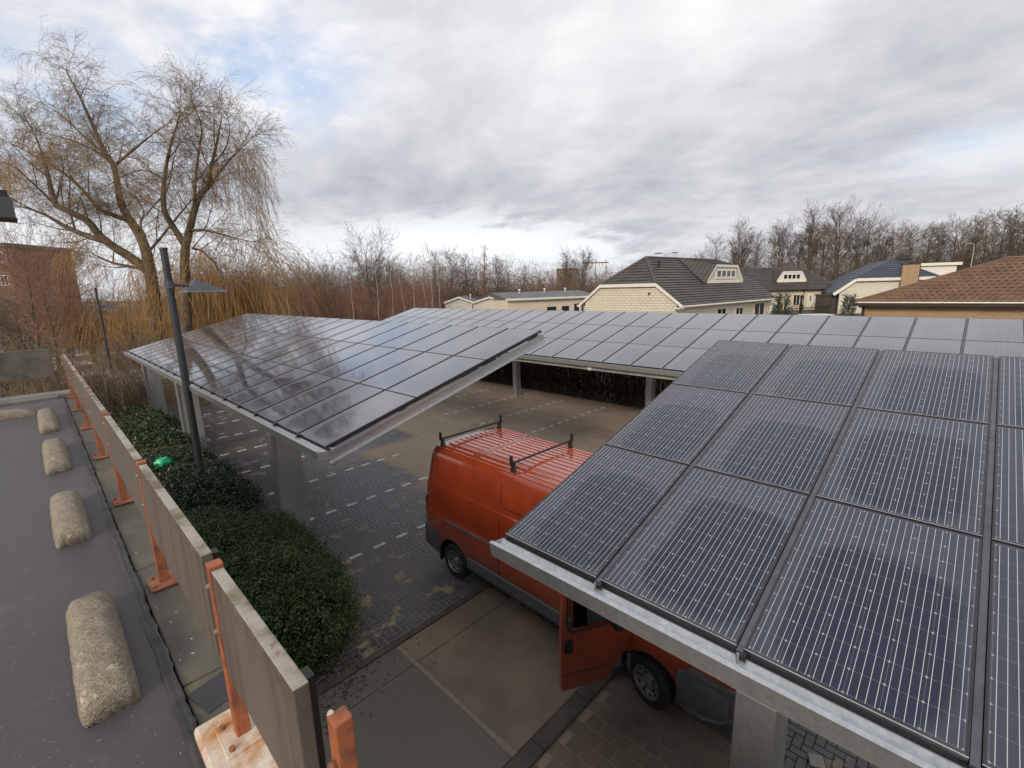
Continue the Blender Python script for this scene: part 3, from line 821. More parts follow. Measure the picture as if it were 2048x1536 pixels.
    path = [(5.30, -1.0), (5.6, -.965), (5.80, -.88), (5.93, -.70), (5.985, -.35), (6.0, 0), (5.985, .35), (5.93, .70), (5.80, .88), (5.6, .965), (5.30, 1.0)]
    vs = []; k = len(prof)
    for (x, y) in path:
        d = Vector((max(.12, (x - 5.25)) * 1.0, y * .6)).normalized()
        for z, o in prof: vs.append((x + d.x * o, y + d.y * o, z))
    fs = [(i * k + j, i * k + j + 1, (i + 1) * k + j + 1, (i + 1) * k + j) for i in range(len(path) - 1) for j in range(k - 1)]
    bp = m.add(vs, fs).build('front_bumper', 'cladding', v, smooth='all')
    md = bp.modifiers.new('thick', 'SOLIDIFY'); md.thickness = .03
    MB().bevbox((6.035, -.55, .44), (6.055, .55, .56), .008).build('bumper_grille', 'black', v)
    # fenders: grey flare ahead of the front wheel
    for s in (-1, 1):
        m = MB(); pts = [(5.315, .34), (5.345, .52), (5.28, .70), (5.44, .88), (5.62, .84), (5.80, .78), (5.93, .74), (5.95, .36), (5.80, .30), (5.62, .30), (5.45, .30)]
        yo = lambda x: 1.02 - max(0, x - 5.5) ** 2 * 1.05
        n_ = len(pts); vs = [(x, s * yo(x), z) for x, z in pts] + [(x, s * (yo(x) - .12), z) for x, z in pts]
        m.add(vs, [tuple(range(n_)), tuple(range(2 * n_ - 1, n_ - 1, -1))] + [(i, (i + 1) % n_, n_ + (i + 1) % n_, n_ + i) for i in range(n_)])
        m.build('fender_flare', 'cladding', v)
        m = MB(); m.prism([(5.55, s * .80, .98), (5.86, s * .72, .86), (5.93, s * .66, .98), (5.62, s * .80, 1.20)], (.04, s * .12, .0)); m.build('headlight', plain('lamp_glass', (.55, .56, .58), .1, .3, .1), v)
    m = MB(); m.add([(4.62, -.78, 2.19), (4.62, .78, 2.19), (5.16, .86, 1.475), (5.16, -.86, 1.475)], [(0, 1, 2, 3)]); 
    for p in range(len(m.v)): x, y, z = m.v[p]; m.v[p] = (x + .012, y, z + .012)
    m.build('windscreen', 'dkwin', v)
    MB().box((-.006 + .08, -.5, 1.55), (.13, .5, 2.1)).build('rear_window', 'dkwin', v)
    # mud flap
    for s in (-1, 1): MB().bevbox((.40, min(s * .75, s * .99), .17), (.42, max(s * .75, s * .99), .45), .004).build('mud_flap', 'black', v)
    # cab inside: seats and dashboard in grey
    m = MB(); m.bevbox((3.85, -.9, .55), (4.25, -.35, 1.0), .05); m.bevbox((3.80, -.9, 1.0), (3.95, -.35, 1.75), .05); m.build('seat', 'cladding', v)
    # wheels
    def wheel(cx, s, rz):
        w = thing('wheel', None, None, (cx, s * .90, .335), rz); w.parent = v
        tp = [(.20, .10), (.235, .115), (.30, .11), (.325, .095), (.335, .07), (.336, .03), (.332, .025), (.332, .02), (.336, .015), (.336, -.015), (.332, -.02), (.332, -.025), (.336, -.03), (.335, -.07), (.325, -.095), (.30, -.11), (.2, -.10)]
        MB().lathe([(r, s * h) for r, h in tp], 'y', n=48).build('tyre', 'rubber', w, smooth=True)
        rp = [(.212, .10), (.215, .112), (.205, .115), (.198, .085), (.150, .070), (.142, .060), (.10, .052), (.088, .078), (.06, .085), (.055, .098), (.0, .10)]
        m = MB().lathe([(r, s * h) for r, h in rp], 'y', n=40)
        rim = m.build('rim', 'rim', w, smooth=True)
        m = MB()
        for q in range(10):
            a = 2 * math.pi * q / 10
            m.lathe([(0, s * .081), (.024, s * .081), (.024, s * .060), (.0, s * .060)], 'y', (math.cos(a) * .172, 0, math.sin(a) * .172), 10)
        for q in range(5):
            a = 2 * math.pi * (q + .5) / 5
            m.lathe([(0, s * .094), (.012, s * .094), (.012, s * .05)], 'y', (math.cos(a) * .118, 0, math.sin(a) * .118), 6)
        m.build('rim_hole', 'black', rim)
    wheel(RW, -1, 0); wheel(RW, 1, 0); wheel(FX, -1, R(-14)); wheel(FX, 1, R(-14))
    # open front door, hinged at its front edge; local u runs back from the hinge
    d = MB()
    pts = [(.0, .80), (.0, 1.22), (.16, 1.40), (.56, 1.98), (.64, 2.06), (.93, 2.08), (.965, 1.9), (1.0, 1.22), (1.0, .44), (.97, .40), (.36, .39), (.30, .47), (.22, .62), (.10, .745)]
    d.prism([(-u, -.030, z) for u, z in pts], (0, .06, 0))
    door = d.build('door', 'van', v); door.location = (4.66, -1.02, 0); door.rotation_euler = (0, 0, R(63))
    win = [(.13, 1.225), (.20, 1.36), (.58, 1.93), (.66, 1.985), (.87, 1.995), (.905, 1.93), (.925, 1.42), (.90, 1.26), (.84, 1.215), (.3, 1.20)]
    c = MB().prism([(-u, -.1, z) for u, z in win], (0, .2, 0)).build('cutter', 'black', v); c.location = (4.66, -1.02, 0); c.rotation_euler = (0, 0, R(63))
    door.location = (4.66, -1.02, 0)
    bpy.context.view_layer.update(); bool_cut(door, [c])
    t = NT('clear_side_glass'); MT['glass'] = t.out((.55, .6, .6), .03, 0, spec=.5, extra={'Transmission Weight': 1., 'IOR': 1.12})
    MB().prism([(-u, -.006, z) for u, z in win], (0, .006, 0)).build('window', 'glass', door)
    m = MB(); n = len(win); sc = lambda p, k: ((p[0] - .55) * k + .55, (p[1] - 1.6) * k + 1.6)
    w1 = [sc(p, 1.035) for p in win]; w0 = [sc(p, .97) for p in win]
    vs = [(-u, -.034, z) for u, z in w1] + [(-u, -.030, z) for u, z in w0]
    m.add(vs, [(i, (i + 1) % n, n + (i + 1) % n, n + i) for i in range(n)]); m.build('window_seal', 'black', door)
    m = MB(); m.bevbox((-.955, -.046, .93), (-.845, -.028, 1.13), .008); m.bevbox((-.92, -.062, .97), (-.88, -.046, 1.09), .006); m.build('handle', 'black', door)
    m = MB(); m.prism([(-.36, -.034, .60), (-1.0, -.034, .635), (-1.0, -.034, .645), (-.36, -.034, .61)], (0, .004, 0)); m.build('crease', 'black', door)
    m = MB(); m.bevbox((-.36, -.23, 1.22), (-.16, -.09, 1.62), .03); m.box((-.28, -.1, 1.3), (-.24, .0, 1.36)); m.build('mirror', 'black', door)
    m = MB(); m.bevbox((-.95, .031, .46), (-.1, .05, 1.18), .01); m.build('inner_lining', 'cladding', door)
    return v


build_van()


# ------------------------------------------------------------------ lamp posts of the car park
def park_lamp(label, loc, h=6.55, rz=0.):
    t = thing('lamp_post', label, 'lamp post', loc, rz, 'lamp posts of the car park')
    MB().tube([(0, 0, 0), (0, 0, 1.6), (0, 0, h)], [.095, .09, .08], 14).build('pole', 'blackmetal', t, smooth=True)
    MB().lathe([(.0, h + .012), (.09, h + .012), (.094, h - .03), (.09, h - .03)], n=14).build('pole_cap', 'black', t)
    zc = h - .86
    m = MB(); m.lathe([(.094, zc - .09), (.112, zc - .09), (.112, zc + .09), (.094, zc + .09)], n=16); c = m.build('bracket_collar', 'lampgrey', t)
    m = MB(); m.tube([(0, .09, zc), (0, .42, zc - .02)], .035, 10); m.build('arm', 'lampgrey', t, smooth=True)
    # roof-shaped shade: low pyramid with a short ridge towards the pole
    a, b, w = .27, 1.12, .40; z0 = zc - .16
    vs = [(-w, a, z0), (w, a, z0), (w, b, z0), (-w, b, z0), (-.06, a + .28, z0 + .30), (.06, a + .28, z0 + .30)]
    m = MB().add(vs, [(0, 1, 5, 4), (1, 2, 5), (2, 3, 4, 5), (3, 0, 4), (3, 2, 1, 0)]); sh = m.build('lamp_shade', 'lampgrey', t)
    m = MB(); m.bevbox((-w - .006, a - .006, z0 - .03), (w + .006, b + .006, z0 - .001), .006); m.build('shade_rim', plain('bright_lamp_edge', (.3, .31, .33), .35, .4), sh)
    return t


park_lamp('tall dark lamp post with a grey roof-shaped shade, standing in the dark shrubs', (-11.27, -.19, 0))
park_lamp('thin far dark lamp post among bare twigs, left of the first carport', (-27.6, -.25, 0), 5.9).scale = (.72, .62, 1)


# ------------------------------------------------------------------ shrubs
def shell_points(n, blobs, inner=.25):
    """points near the surface of a union of ellipsoids; returns points and outward directions"""
    P = []; D = []
    w = np.array([b[3] * b[4] + b[4] * b[5] + b[3] * b[5] for b in blobs]); w = w / w.sum()
    for b, k in zip(blobs, w):
        m = int(n * k * 1.5); d = rng.normal(size=(m, 3)); d /= np.linalg.norm(d, axis=1, keepdims=True)
        lump = 1 + .12 * np.sin(d[:, :1] * 7 + b[0]) * np.sin(d[:, 1:2] * 6 + b[1] * 3) + .07 * np.sin(d[:, 2:3] * 11 + b[0] * 2 + d[:, :1] * 9)
        r = lump * (1 - inner * rng.uniform(0, 1, (m, 1)) ** 1.6 + .06 * rng.normal(size=(m, 1)).clip(-1, 2))
        p = np.array(b[:3]) + d * r * np.array(b[3:6]); P.append(p); D.append(d)
    P = np.concatenate(P); D = np.concatenate(D)
    keep = np.ones(len(P), bool)
    for b in blobs:
        q = ((P - np.array(b[:3])) / np.array(b[3:6])); keep &= (np.linalg.norm(q, axis=1) > .72)
    keep &= P[:, 2] > .03
    return P[keep][:n], D[keep][:n]


def shrub(name, label, loc, blobs, n, size, mat, cat='shrub', core='hedgestem', box=None, flat=.35):
    t = thing(name, label, cat, loc)
    P, D = shell_points(n, blobs)
    if box is not None:
        P = P[(P[:, 1] > box)] ; D = D[:len(P)]
    V, F = leaves(P, size, None, flat); np_mesh('foliage', V, F, mat, t, flat=True)
    i_ = rng.integers(0, len(P), n // 40); Q = P[i_] + rng.normal(size=(len(i_), 3)) * .03 + np.array([0, 0, .05])
    Q = np.concatenate([Q + rng.normal(size=Q.shape) * .018 + np.array([0, 0, .03 * k_]) for k_ in range(3)]); V, F = leaves(Q, size * 1.15); np_mesh('loose_shoots', V, F, 'leaf3', t, flat=True)
    # twiggy inside, so that gaps show stems and shade rather than the ground
    S = []
    for b in blobs:
        for k in range(150):
            d = rng.normal(size=3); d /= np.linalg.norm(d); d[2] = abs(d[2]) * .9 + .05
            p1 = np.array(b[:3]) + d * np.array(b[3:6]) * rng.uniform(.55, .9)
            p0 = np.array([b[0] + rng.normal() * b[3] * .25, b[1] + rng.normal() * b[4] * .25, .0]); pm = (p0 + p1) / 2 + rng.normal(size=3) * .06
            S += [[*p0, .012, *pm, .009], [*pm, .009, *p1, .004]]
    V, F = sticks(S, 4); np_mesh('stem', V, F, core, t)
    return t


shrub('clipped_shrub', 'large clipped evergreen shrub with tiny glossy leaves, right behind the nearest boards', (-5.6, -.75, 0),
      [(1.55, .12, .42, .80, .90, .72), (.75, .0, .55, 1.2, 1.15, .72), (-.5, -.05, .55, 1.3, 1.1, .62), (-1.7, -.1, .5, 1.2, 1.0, .55), (1.95, -.3, .25, .42, .75, .35), (-2.6, -.2, .42, .9, .8, .5), (-.9, .8, .42, 1.1, .55, .62), (.6, .75, .4, 1.1, .5, .5)], 140000, .020, 'leaf', 'shrub')
shrub('dark_shrub', 'loose blackish shrub around the foot of the tall lamp post', (-11.3, -.35, 0),
      [(0, .1, .45, 1.5, .9, .55), (1.4, .25, .4, 1.0, .8, .45), (-1.4, -.2, .5, 1.2, .9, .62), (-2.4, .2, .4, .9, .8, .45), (2.2, -.1, .3, .8, .8, .4)], 42000, .034, 'leaf2', 'shrub')
shrub('spreading_shrub', 'mid-green spreading shrub by the second pillar, farthest of the evergreens', (-18.6, -.3, 0),
      [(0, 0, .45, 2.0, 1.0, .62), (2.1, .1, .4, 1.7, .85, .5), (-2.2, -.1, .4, 1.5, .9, .6), (3.4, -.1, .3, 1.0, .7, .4)], 46000, .042, 'leaf3', 'shrub')
# litter at the foot of the big shrub
S = rng.normal(size=(900, 3)) * np.array([.35, .55, 0]) + np.array([-3.15, -.75, .022]); S[:, 2] = .024
V, F = leaves(S, .022, None, 4.); tag(np_mesh('leaf_litter', V, F, plain('dry_leaf_litter', (.10, .06, .035), .8)), kind='stuff', label='dry brown leaf litter on the slab at the foot of the clipped shrub', cat='leaves')
# green scrap of plastic
t = thing('plastic_scrap', 'bright green crumpled plastic scrap lying on the blackish shrub', 'plastic scrap', (-12.35, -.80, 1.02))
bm = bmesh.new(); bmesh.ops.create_icosphere(bm, subdivisions=3, radius=1)
for v in bm.verts:
    q = 1 + .16 * math.sin(v.co.x * 5 + 1) * math.sin(v.co.y * 6) + .1 * math.sin(v.co.z * 9)
    v.co = Vector((v.co.x * .13 * q, v.co.y * .20 * q, abs(v.co.z) ** .8 * math.copysign(.13, v.co.z) * q))
mm = MB(); bm.verts.index_update(); mm.add([v.co.copy() for v in bm.verts], [[v.index for v in f.verts] for f in bm.faces]); bm.free()
mm.build('crumpled_sheet', 'green', t, smooth='all')
MB().add([(-.02, .15, -.02), (.06, .17, -.05), (.05, .36, -.09), (-.03, .30, -.04)], [(0, 1, 2, 3)]).build('torn_flap', 'green', t)
o = MB().bevbox((-.075, -.075, 0), (.075, .075, .02), .006).build('paving_tile', 'stone', loc=(2.17, 2.75, .012)); o.rotation_euler = (R(6), 0, R(24))
tag(o, 'small pale square tile lying on brown setts below the nearest carport', 'tile')

# ------------------------------------------------------------------ beech hedge behind the far carport
def hedge():
    t = thing('beech_hedge', 'dark bare-stemmed beech hedge with rust-red leaves along its top, behind the far carport', 'hedge', (-8, 15.9, 0))
    n = 4600; x = rng.uniform(-14, 12, n); y = rng.uniform(-.35, .35, n); S = []
    for a, b in zip(x, y):
        h = rng.uniform(1.4, 2.7); p = np.array([a, b, 0.])
        for k in range(4):
            q = p + np.array([rng.normal() * .09, rng.normal() * .06, h / 4]); S.append([*p, .013 - .002 * k, *q, .011 - .002 * k]); 
            if k > 0:
                e = p + np.array([rng.normal() * .3, rng.normal() * .18, rng.uniform(.1, .35)]); S.append([*p, .006, *e, .003])
            p = q
    V, F = sticks(S, 3); np_mesh('stem', V, F, 'hedgestem', t)
    P = np.stack([rng.uniform(-14, 12, 16000), rng.normal(size=16000) * .33, 2.25 + rng.normal(size=16000) * .30], 1)
    P2 = np.stack([rng.uniform(-14, 12, 5000), rng.normal(size=5000) * .3, rng.uniform(.2, 2.2, 5000)], 1)
    V, F = leaves(np.concatenate([P, P2]), .04); np_mesh('foliage', V, F, 'leaf_r', t, flat=True)


hedge()


# ------------------------------------------------------------------ bare trees
class Tree:
    """grows limbs into two lists: thick joined tubes (trunk) and loose twig segments (crown)"""
    def __init__(s): s.big = MB(); s.S = []
    def limb(s, pts, r0, r1, n=8):
        pts = [Vector(p) for p in pts]; k = len(pts)
        # smooth by one Chaikin pass
        q = [pts[0]]
        for a, b in zip(pts, pts[1:]): q += [a.lerp(b, .25), a.lerp(b, .75)]
        q.append(pts[-1]); pts = q; k = len(pts)
        L = [0]
        for a, b in zip(pts, pts[1:]): L.append(L[-1] + (b - a).length)
        rad = [r0 + (r1 - r0) * (l / L[-1]) for l in L]
        s.big.tube(pts, rad, n); return pts, rad
    def twig(s, p, d, L, r, depth, droop=0., bend=.35, split=3, segs=4, shrink=.6, rmin=.006, up=0.):
        """a wavering shoot with side shoots"""
        p = Vector(p); d = Vector(d).normalized(); st = L / segs; r1 = max(rmin, r * .45)
        for k in range(segs):
            a = k / segs; ra, rb = r + (r1 - r) * a, r + (r1 - r) * (a + 1 / segs)
            d = (d + Vector((random.gauss(0, 1), random.gauss(0, 1), random.gauss(0, 1))) * bend * .35 + Vector((0, 0, -droop * (a + .35) + up))).normalized()
            q = p + d * st; s.S.append((*p, ra, *q, rb))
            if depth > 0 and (k > 0 or depth > 1):
                for c in range(split if k else 1):
                    if random.random() < .75:
                        ax = Vector((random.gauss(0, 1), random.gauss(0, 1), random.gauss(0, 1))).cross(d).normalized()
                        an = random.uniform(.35, .95); d2 = d * math.cos(an) + ax * math.sin(an)
                        s.twig(p.lerp(q, random.random()), d2, L * shrink * random.uniform(.6, 1.15), max(rmin, ra * .55), depth - 1, droop, bend, split, max(3, segs - 1), shrink, rmin, up)
            p = q
        return p
    def done(s, root, bark, twigmat):
        tr = s.big.build('trunk', bark, root, smooth='all', flip=False) if s.big.v else None
        V, F = sticks(s.S, 3); cr = np_mesh('crown', V, F, twigmat, root)
        return tr, cr


WD = 31.
def wp(cx, cy, dd=0.):
    """pixel of the enlarged upper-left quarter of the photo -> point of the willow, dd metres nearer or farther"""
    cx -= max(0, cx - 860) * .24; cy += max(0, 740 - cy) * .235   # keep the whips inside the crown's outline
    return at(cx / 2.194, cy / 2.194, WD + dd)


def big_willow():
    base = wp(690, 1500); base.z = 0
    t = thing('weeping_willow', 'huge bare weeping willow with forked leaning limbs and drooping twigs, left of the sky', 'tree', base)
    W = Tree(); rel = lambda pts: [wp(*p) - base for p in pts]
    limbs = [
        ([(700, 1560, 0), (690, 1420, 0), (668, 1250, 0), (650, 1130, 0), (620, 1040, .2), (580, 980, .5), (530, 900, .8), (515, 800, 1), (500, 720, 1), (470, 670, .8), (430, 560, .6), (390, 440, .3), (340, 300, 0), (290, 180, 0)], .46, .03),
        ([(650, 1185, 0), (560, 1120, -.4), (500, 1085, -.8), (430, 1030, -1.2), (390, 970, -1.5), (320, 935, -2), (270, 915, -2.2), (235, 890, -2.2), (205, 740, -2.2), (160, 560, -2)], .32, .035),
        ([(450, 1055, -1.1), (380, 1035, -.5), (310, 1005, 0), (270, 985, .4), (180, 930, 1), (60, 900, 2)], .20, .03),
        ([(575, 970, .5), (500, 945, 1.2), (430, 920, 2), (380, 850, 2.5), (310, 780, 3), (200, 700, 3.5), (60, 600, 4), (-20, 560, 4)], .18, .02),
        ([(500, 725, 1), (570, 650, 0), (650, 560, -1), (740, 480, -1.5)], .10, .02),
        ([(470, 665, .8), (380, 570, 1.5), (270, 430, 2), (190, 370, 2.5)], .09, .02),
        ([(495, 715, 1), (430, 640, 1.6), (300, 570, 2), (150, 520, 2.4)], .08, .02),
        ([(812, 1500, -1), (818, 1300, -1), (812, 1200, -1), (810, 1095, -1), (830, 1020, -1), (850, 930, -.8), (880, 860, -.5), (935, 815, 0), (950, 720, .2), (980, 600, .5), (1010, 440, .8)], .38, .03),
        ([(808, 1070, -1), (750, 980, -1.5), (720, 930, -2), (715, 860, -2), (720, 790, -2), (740, 640, -2.2), (790, 430, -2.5)], .21, .03),
        ([(852, 900, -.8), (860, 760, -1.4), (880, 620, -1.8), (900, 500, -2), (840, 340, -2.2)], .10, .02),
        ([(935, 820, 0), (1000, 750, .8), (1080, 660, 1.6), (1200, 550, 2.5)], .10, .02),
        ([(835, 1010, -1), (930, 1010, -2), (1060, 1040, -3), (1180, 1060, -3.6)], .11, .02),
        ([(845, 1090, -1), (900, 1100, -.5), (960, 1150, 0), (1010, 1200, .4)], .08, .02),
        ([(655, 1100, 0), (700, 1050, -.6), (740, 1000, -.9), (820, 900, -1.2), (930, 800, -1.4)], .09, .02),
        ([(650, 1185, 0), (545, 1165, .6), (480, 1150, 1.2), (400, 1110, 1.8)], .14, .03),
        ([(715, 860, -2), (650, 930, -2.4), (610, 985, -2.8)], .06, .02),
        ([(640, 1040, .1), (612, 985, .0), (640, 920, -.3), (560, 830, -.6)], .06, .02),
        ([(235, 890, -2.2), (140, 800, -2.6), (60, 720, -3), (-30, 690, -3)], .07, .02),
        ([(720, 790, -2), (640, 740, -1.4), (560, 760, -1), (480, 810, -.6)], .06, .015),
        ([(950, 720, .2), (1030, 640, -.5), (1060, 520, -1), (1040, 440, -1)], .06, .015),
        ([(330, 1010, 0), (300, 900, .4), (310, 780, .6), (290, 640, .8)], .07, .02),
    ]
    for pts, r0, r1 in limbs:
        P, rad = W.limb(rel(pts), r0, r1, 9 if r0 > .2 else 6)
        k0 = int(len(P) * (.34 if r0 > .2 else .12))
        for i in range(k0, len(P) - 1):
            seg = P[i + 1] - P[i]; m = max(1, int(seg.length * 3.4))
            if i % 2 == 0 and rad[i] > .03:   # a middling branch of its own
                ax = Vector((random.gauss(0, 1), random.gauss(0, 1), random.gauss(0, .5))).cross(seg).normalized(); d = seg.normalized() * .5 + ax + Vector((0, 0, .5)); d.normalize(); q = P[i]; r_ = min(.045, rad[i] * .5); Ls = random.uniform(1.6, 3.2); bp = [q]
                for z_ in range(4): d = (d + Vector((random.gauss(0, .22), random.gauss(0, .22), .12))).normalized(); q = q + d * Ls / 4; bp.append(q)
                BP, br = W.limb(bp, r_, .012, 5)
                for c in range(5): W.twig(BP[random.randrange(2, len(BP))], d + Vector((random.gauss(0, .8), random.gauss(0, .8), .2)), random.uniform(.9, 2.2), .011, 2, .16, .5, 2, 5, .62, .005)
            thin = rad[i] < .11
            for c in range(m):
                p = P[i].lerp(P[i + 1], random.random()); ax = Vector((random.gauss(0, 1), random.gauss(0, 1), random.gauss(0, 1))).cross(seg).normalized()
                d = seg.normalized() * random.uniform(.1, .8) + ax * random.uniform(.6, 1.) + Vector((0, 0, .35))
                low = p.z < 7.5
                W.twig(p, d, random.uniform(1.1, 2.6), .014, 2 if (thin or random.random() < .5) else 1, .16, .5, 2, 5, .62, .0055, .0)
        # whip bundle at the tip
        for c in range(7):
            W.twig(P[-1], (P[-1] - P[-3]).normalized() + Vector((random.gauss(0, .5), random.gauss(0, .5), .2)), random.uniform(1.2, 2.6), .012, 2, .12, .4, 2, 5, .6, .0055)
    # long pendulous shoots at the right-hand side of the crown
    for c in range(300):
        u = random.random(); x = 960 + 270 * u ** .8; y = 560 + 90 * random.gauss(0, 1) + (u - .4) * 160 + random.uniform(0, 380) * (.4 + .6 * u)
        p = wp(x, y, random.uniform(-3, 4)) - base
        p = Vector(p); d = Vector((random.gauss(0, .5), random.gauss(0, .5), -.1)) + RT * .5
        for k in range(7):
            d = (d + Vector((0, 0, -.42)) + Vector((random.gauss(0, .1), random.gauss(0, .1), 0))).normalized(); q = p + d * random.uniform(.26, .5)
            W.S.append((*p, .008, *q, .007)); p = q
            if random.random() < .7: e = q + (d + Vector((random.gauss(0, .5), random.gauss(0, .5), -.1))).normalized() * .5; W.S.append((*q, .0065, *e, .005))
    tr, cr = W.done(t, 'willow', 'twig_w')
    # orange hanging shoots as their own part
    S = []
    def curtain(n, xs, ys, ln, dd=(-2, 2)):
        for c in range(n):
            x = random.uniform(*xs); y = random.uniform(*ys); p = Vector(wp(x, y, random.uniform(*dd)) - base); d = Vector((random.gauss(0, .4), random.gauss(0, .4), .1))
            L = random.uniform(*ln)
            for k in range(7):
                d = (d + Vector((random.gauss(0, .2), random.gauss(0, .2), -.5))).normalized(); q = p + d * L / 7; S.append((*p, .009, *q, .007)); p = q
                if random.random() < .4: e = q + Vector((random.gauss(0, .2), random.gauss(0, .2), random.uniform(-.3, .1))); S.append((*q, .006, *e, .004))
    curtain(260, (560, 780), (1120, 1260), (2., 5.5)); curtain(200, (800, 960), (1060, 1230), (1.5, 4.)); curtain(130, (640, 760), (1300, 1420), (1.5, 3))
    curtain(60, (505, 575), (800, 900), (.8, 1.8), (.5, 1.2)); curtain(190, (840, 1000), (690, 860), (.6, 1.5), (-.8, .6)); curtain(70, (280, 340), (990, 1120), (2, 4), (-.5, .5)); curtain(120, (120, 240), (560, 680), (.6, 1.6), (0, 3)); curtain(200, (-40, 90), (640, 800), (1, 2.6), (0, 3))
    V, F = sticks(S, 3); np_mesh('hanging_shoots', V, F, 'twig_o', t)
    return t


big_willow()


def fountain(name, label, base, h, w, n, mat, r=.009, cat='tree', lean=0, L=(.55, 1.), group=None, trunk=True, droop=.5):
    """young pollard willow or arching bush: shoots rise, arch over and hang"""
    t = thing(name, label, cat, base, 0, group); S = []
    for c in range(n):
        a = random.uniform(0, 2 * math.pi); rr = w * math.sqrt(random.random()); hh = h * random.uniform(.55, 1.) * (1 - .35 * (rr / w) ** 2)
        p = Vector((math.cos(a) * rr * .45, math.sin(a) * rr * .45, hh * random.uniform(.25, .6)))
        d = Vector((math.cos(a) * .5, math.sin(a) * .5, 1)); k_ = 9; tot = hh * random.uniform(*L) * 1.3
        top = hh
        for k in range(k_):
            if p.z > top * .93 or k > 4: d += Vector((math.cos(a) * .1, math.sin(a) * .1, -droop * (1 + .2 * k)))
            d = (d + Vector((random.gauss(0, .2), random.gauss(0, .2), random.gauss(0, .08)))).normalized()
            q = p + d * tot / k_
            if q.z < .05: break
            S.append((*p, r, *q, r * .85)); p = q
    V, F = sticks(S, 3); np_mesh('shoots', V, F, mat, t)
    if trunk:
        T = Tree()
        for k in range(5):
            a = random.uniform(0, 6.28); T.limb([(0, 0, 0), (math.cos(a) * w * .12, math.sin(a) * w * .12, h * .2), (math.cos(a) * w * .3, math.sin(a) * w * .3, h * .55)], .10, .03, 6)
        T.big.build('trunk', 'willow', t, smooth='all', flip=False)
    return t


def gpos(x, d):
    p = at(x, 580, d); return (p.x, p.y, 0)


fountain('young_willow', 'dense orange-yellow young willow beside the big willow, just right of the lamp shade', gpos(468, 34), 10.8, 1.9, 900, 'twig_o', .010)
fountain('young_willow', 'lower orange-brown young willow at the foot of the apartment block, far left', gpos(160, 38), 6.4, 1.6, 420, 'twig_o', .011)
fountain('young_willow', 'thin orange-brown young willow between the lamp posts, under the big willow', gpos(262, 33), 6.2, 1.7, 380, 'twig_o', .010)
fountain('arching_bush', 'straw-brown arching bare bush beside the far end of the first carport', gpos(238, 27), 4.2, 1.6, 380, 'twig_b', .008, 'bush', trunk=False)
fountain('arching_bush', 'pale brown arching bush right behind the end of the deck, at the left edge', gpos(10, 20), 4.6, 2.3, 480, 'twig_b', .008, 'bush', trunk=False)
fountain('arching_bush', 'wide tangled bush of fine brown twigs behind the corner of the barrier boards', gpos(105, 17.5), 3.7, 2.0, 480, 'twig_b', .007, 'bush', trunk=False)
fountain('arching_bush', 'grey-brown tangle of shoots between the deck corner and the pillars', gpos(185, 19.5), 3.2, 1.6, 420, 'twig_b', .007, 'bush', trunk=False)


def bramble():
    S = []
    for c in range(4300):
        x = random.uniform(-31, -10.2); y = random.uniform(-12, -.9 if x > -24.5 else 4.5)
        if y > -2.3 and x > -23.5: continue
        p = Vector((x, y, 0)); a = random.uniform(0, 6.28); d = Vector((math.cos(a) * .6, math.sin(a) * .6, random.uniform(.5, 1.3))); L = random.uniform(1.4, 3.4)
        for k in range(7):
            d = (d + Vector((random.gauss(0, .2), random.gauss(0, .2), -.22))).normalized(); q = p + d * L / 7
            if q.z < .02: break
            if q.x > -9.6 and q.y < -2: break
            S.append((*p, .0075, *q, .0065))
            if random.random() < .75:
                e = q + Vector((random.gauss(0, .3), random.gauss(0, .3), random.uniform(-.05, .4))); S.append((*q, .005, *e, .004))
            p = q
    V, F = sticks(S, 3); tag(np_mesh('bramble_thicket', V, F, 'twig_b'), 'low straw-brown tangle of brambles filling the ground behind the deck', 'brambles', kind='stuff')


bramble()


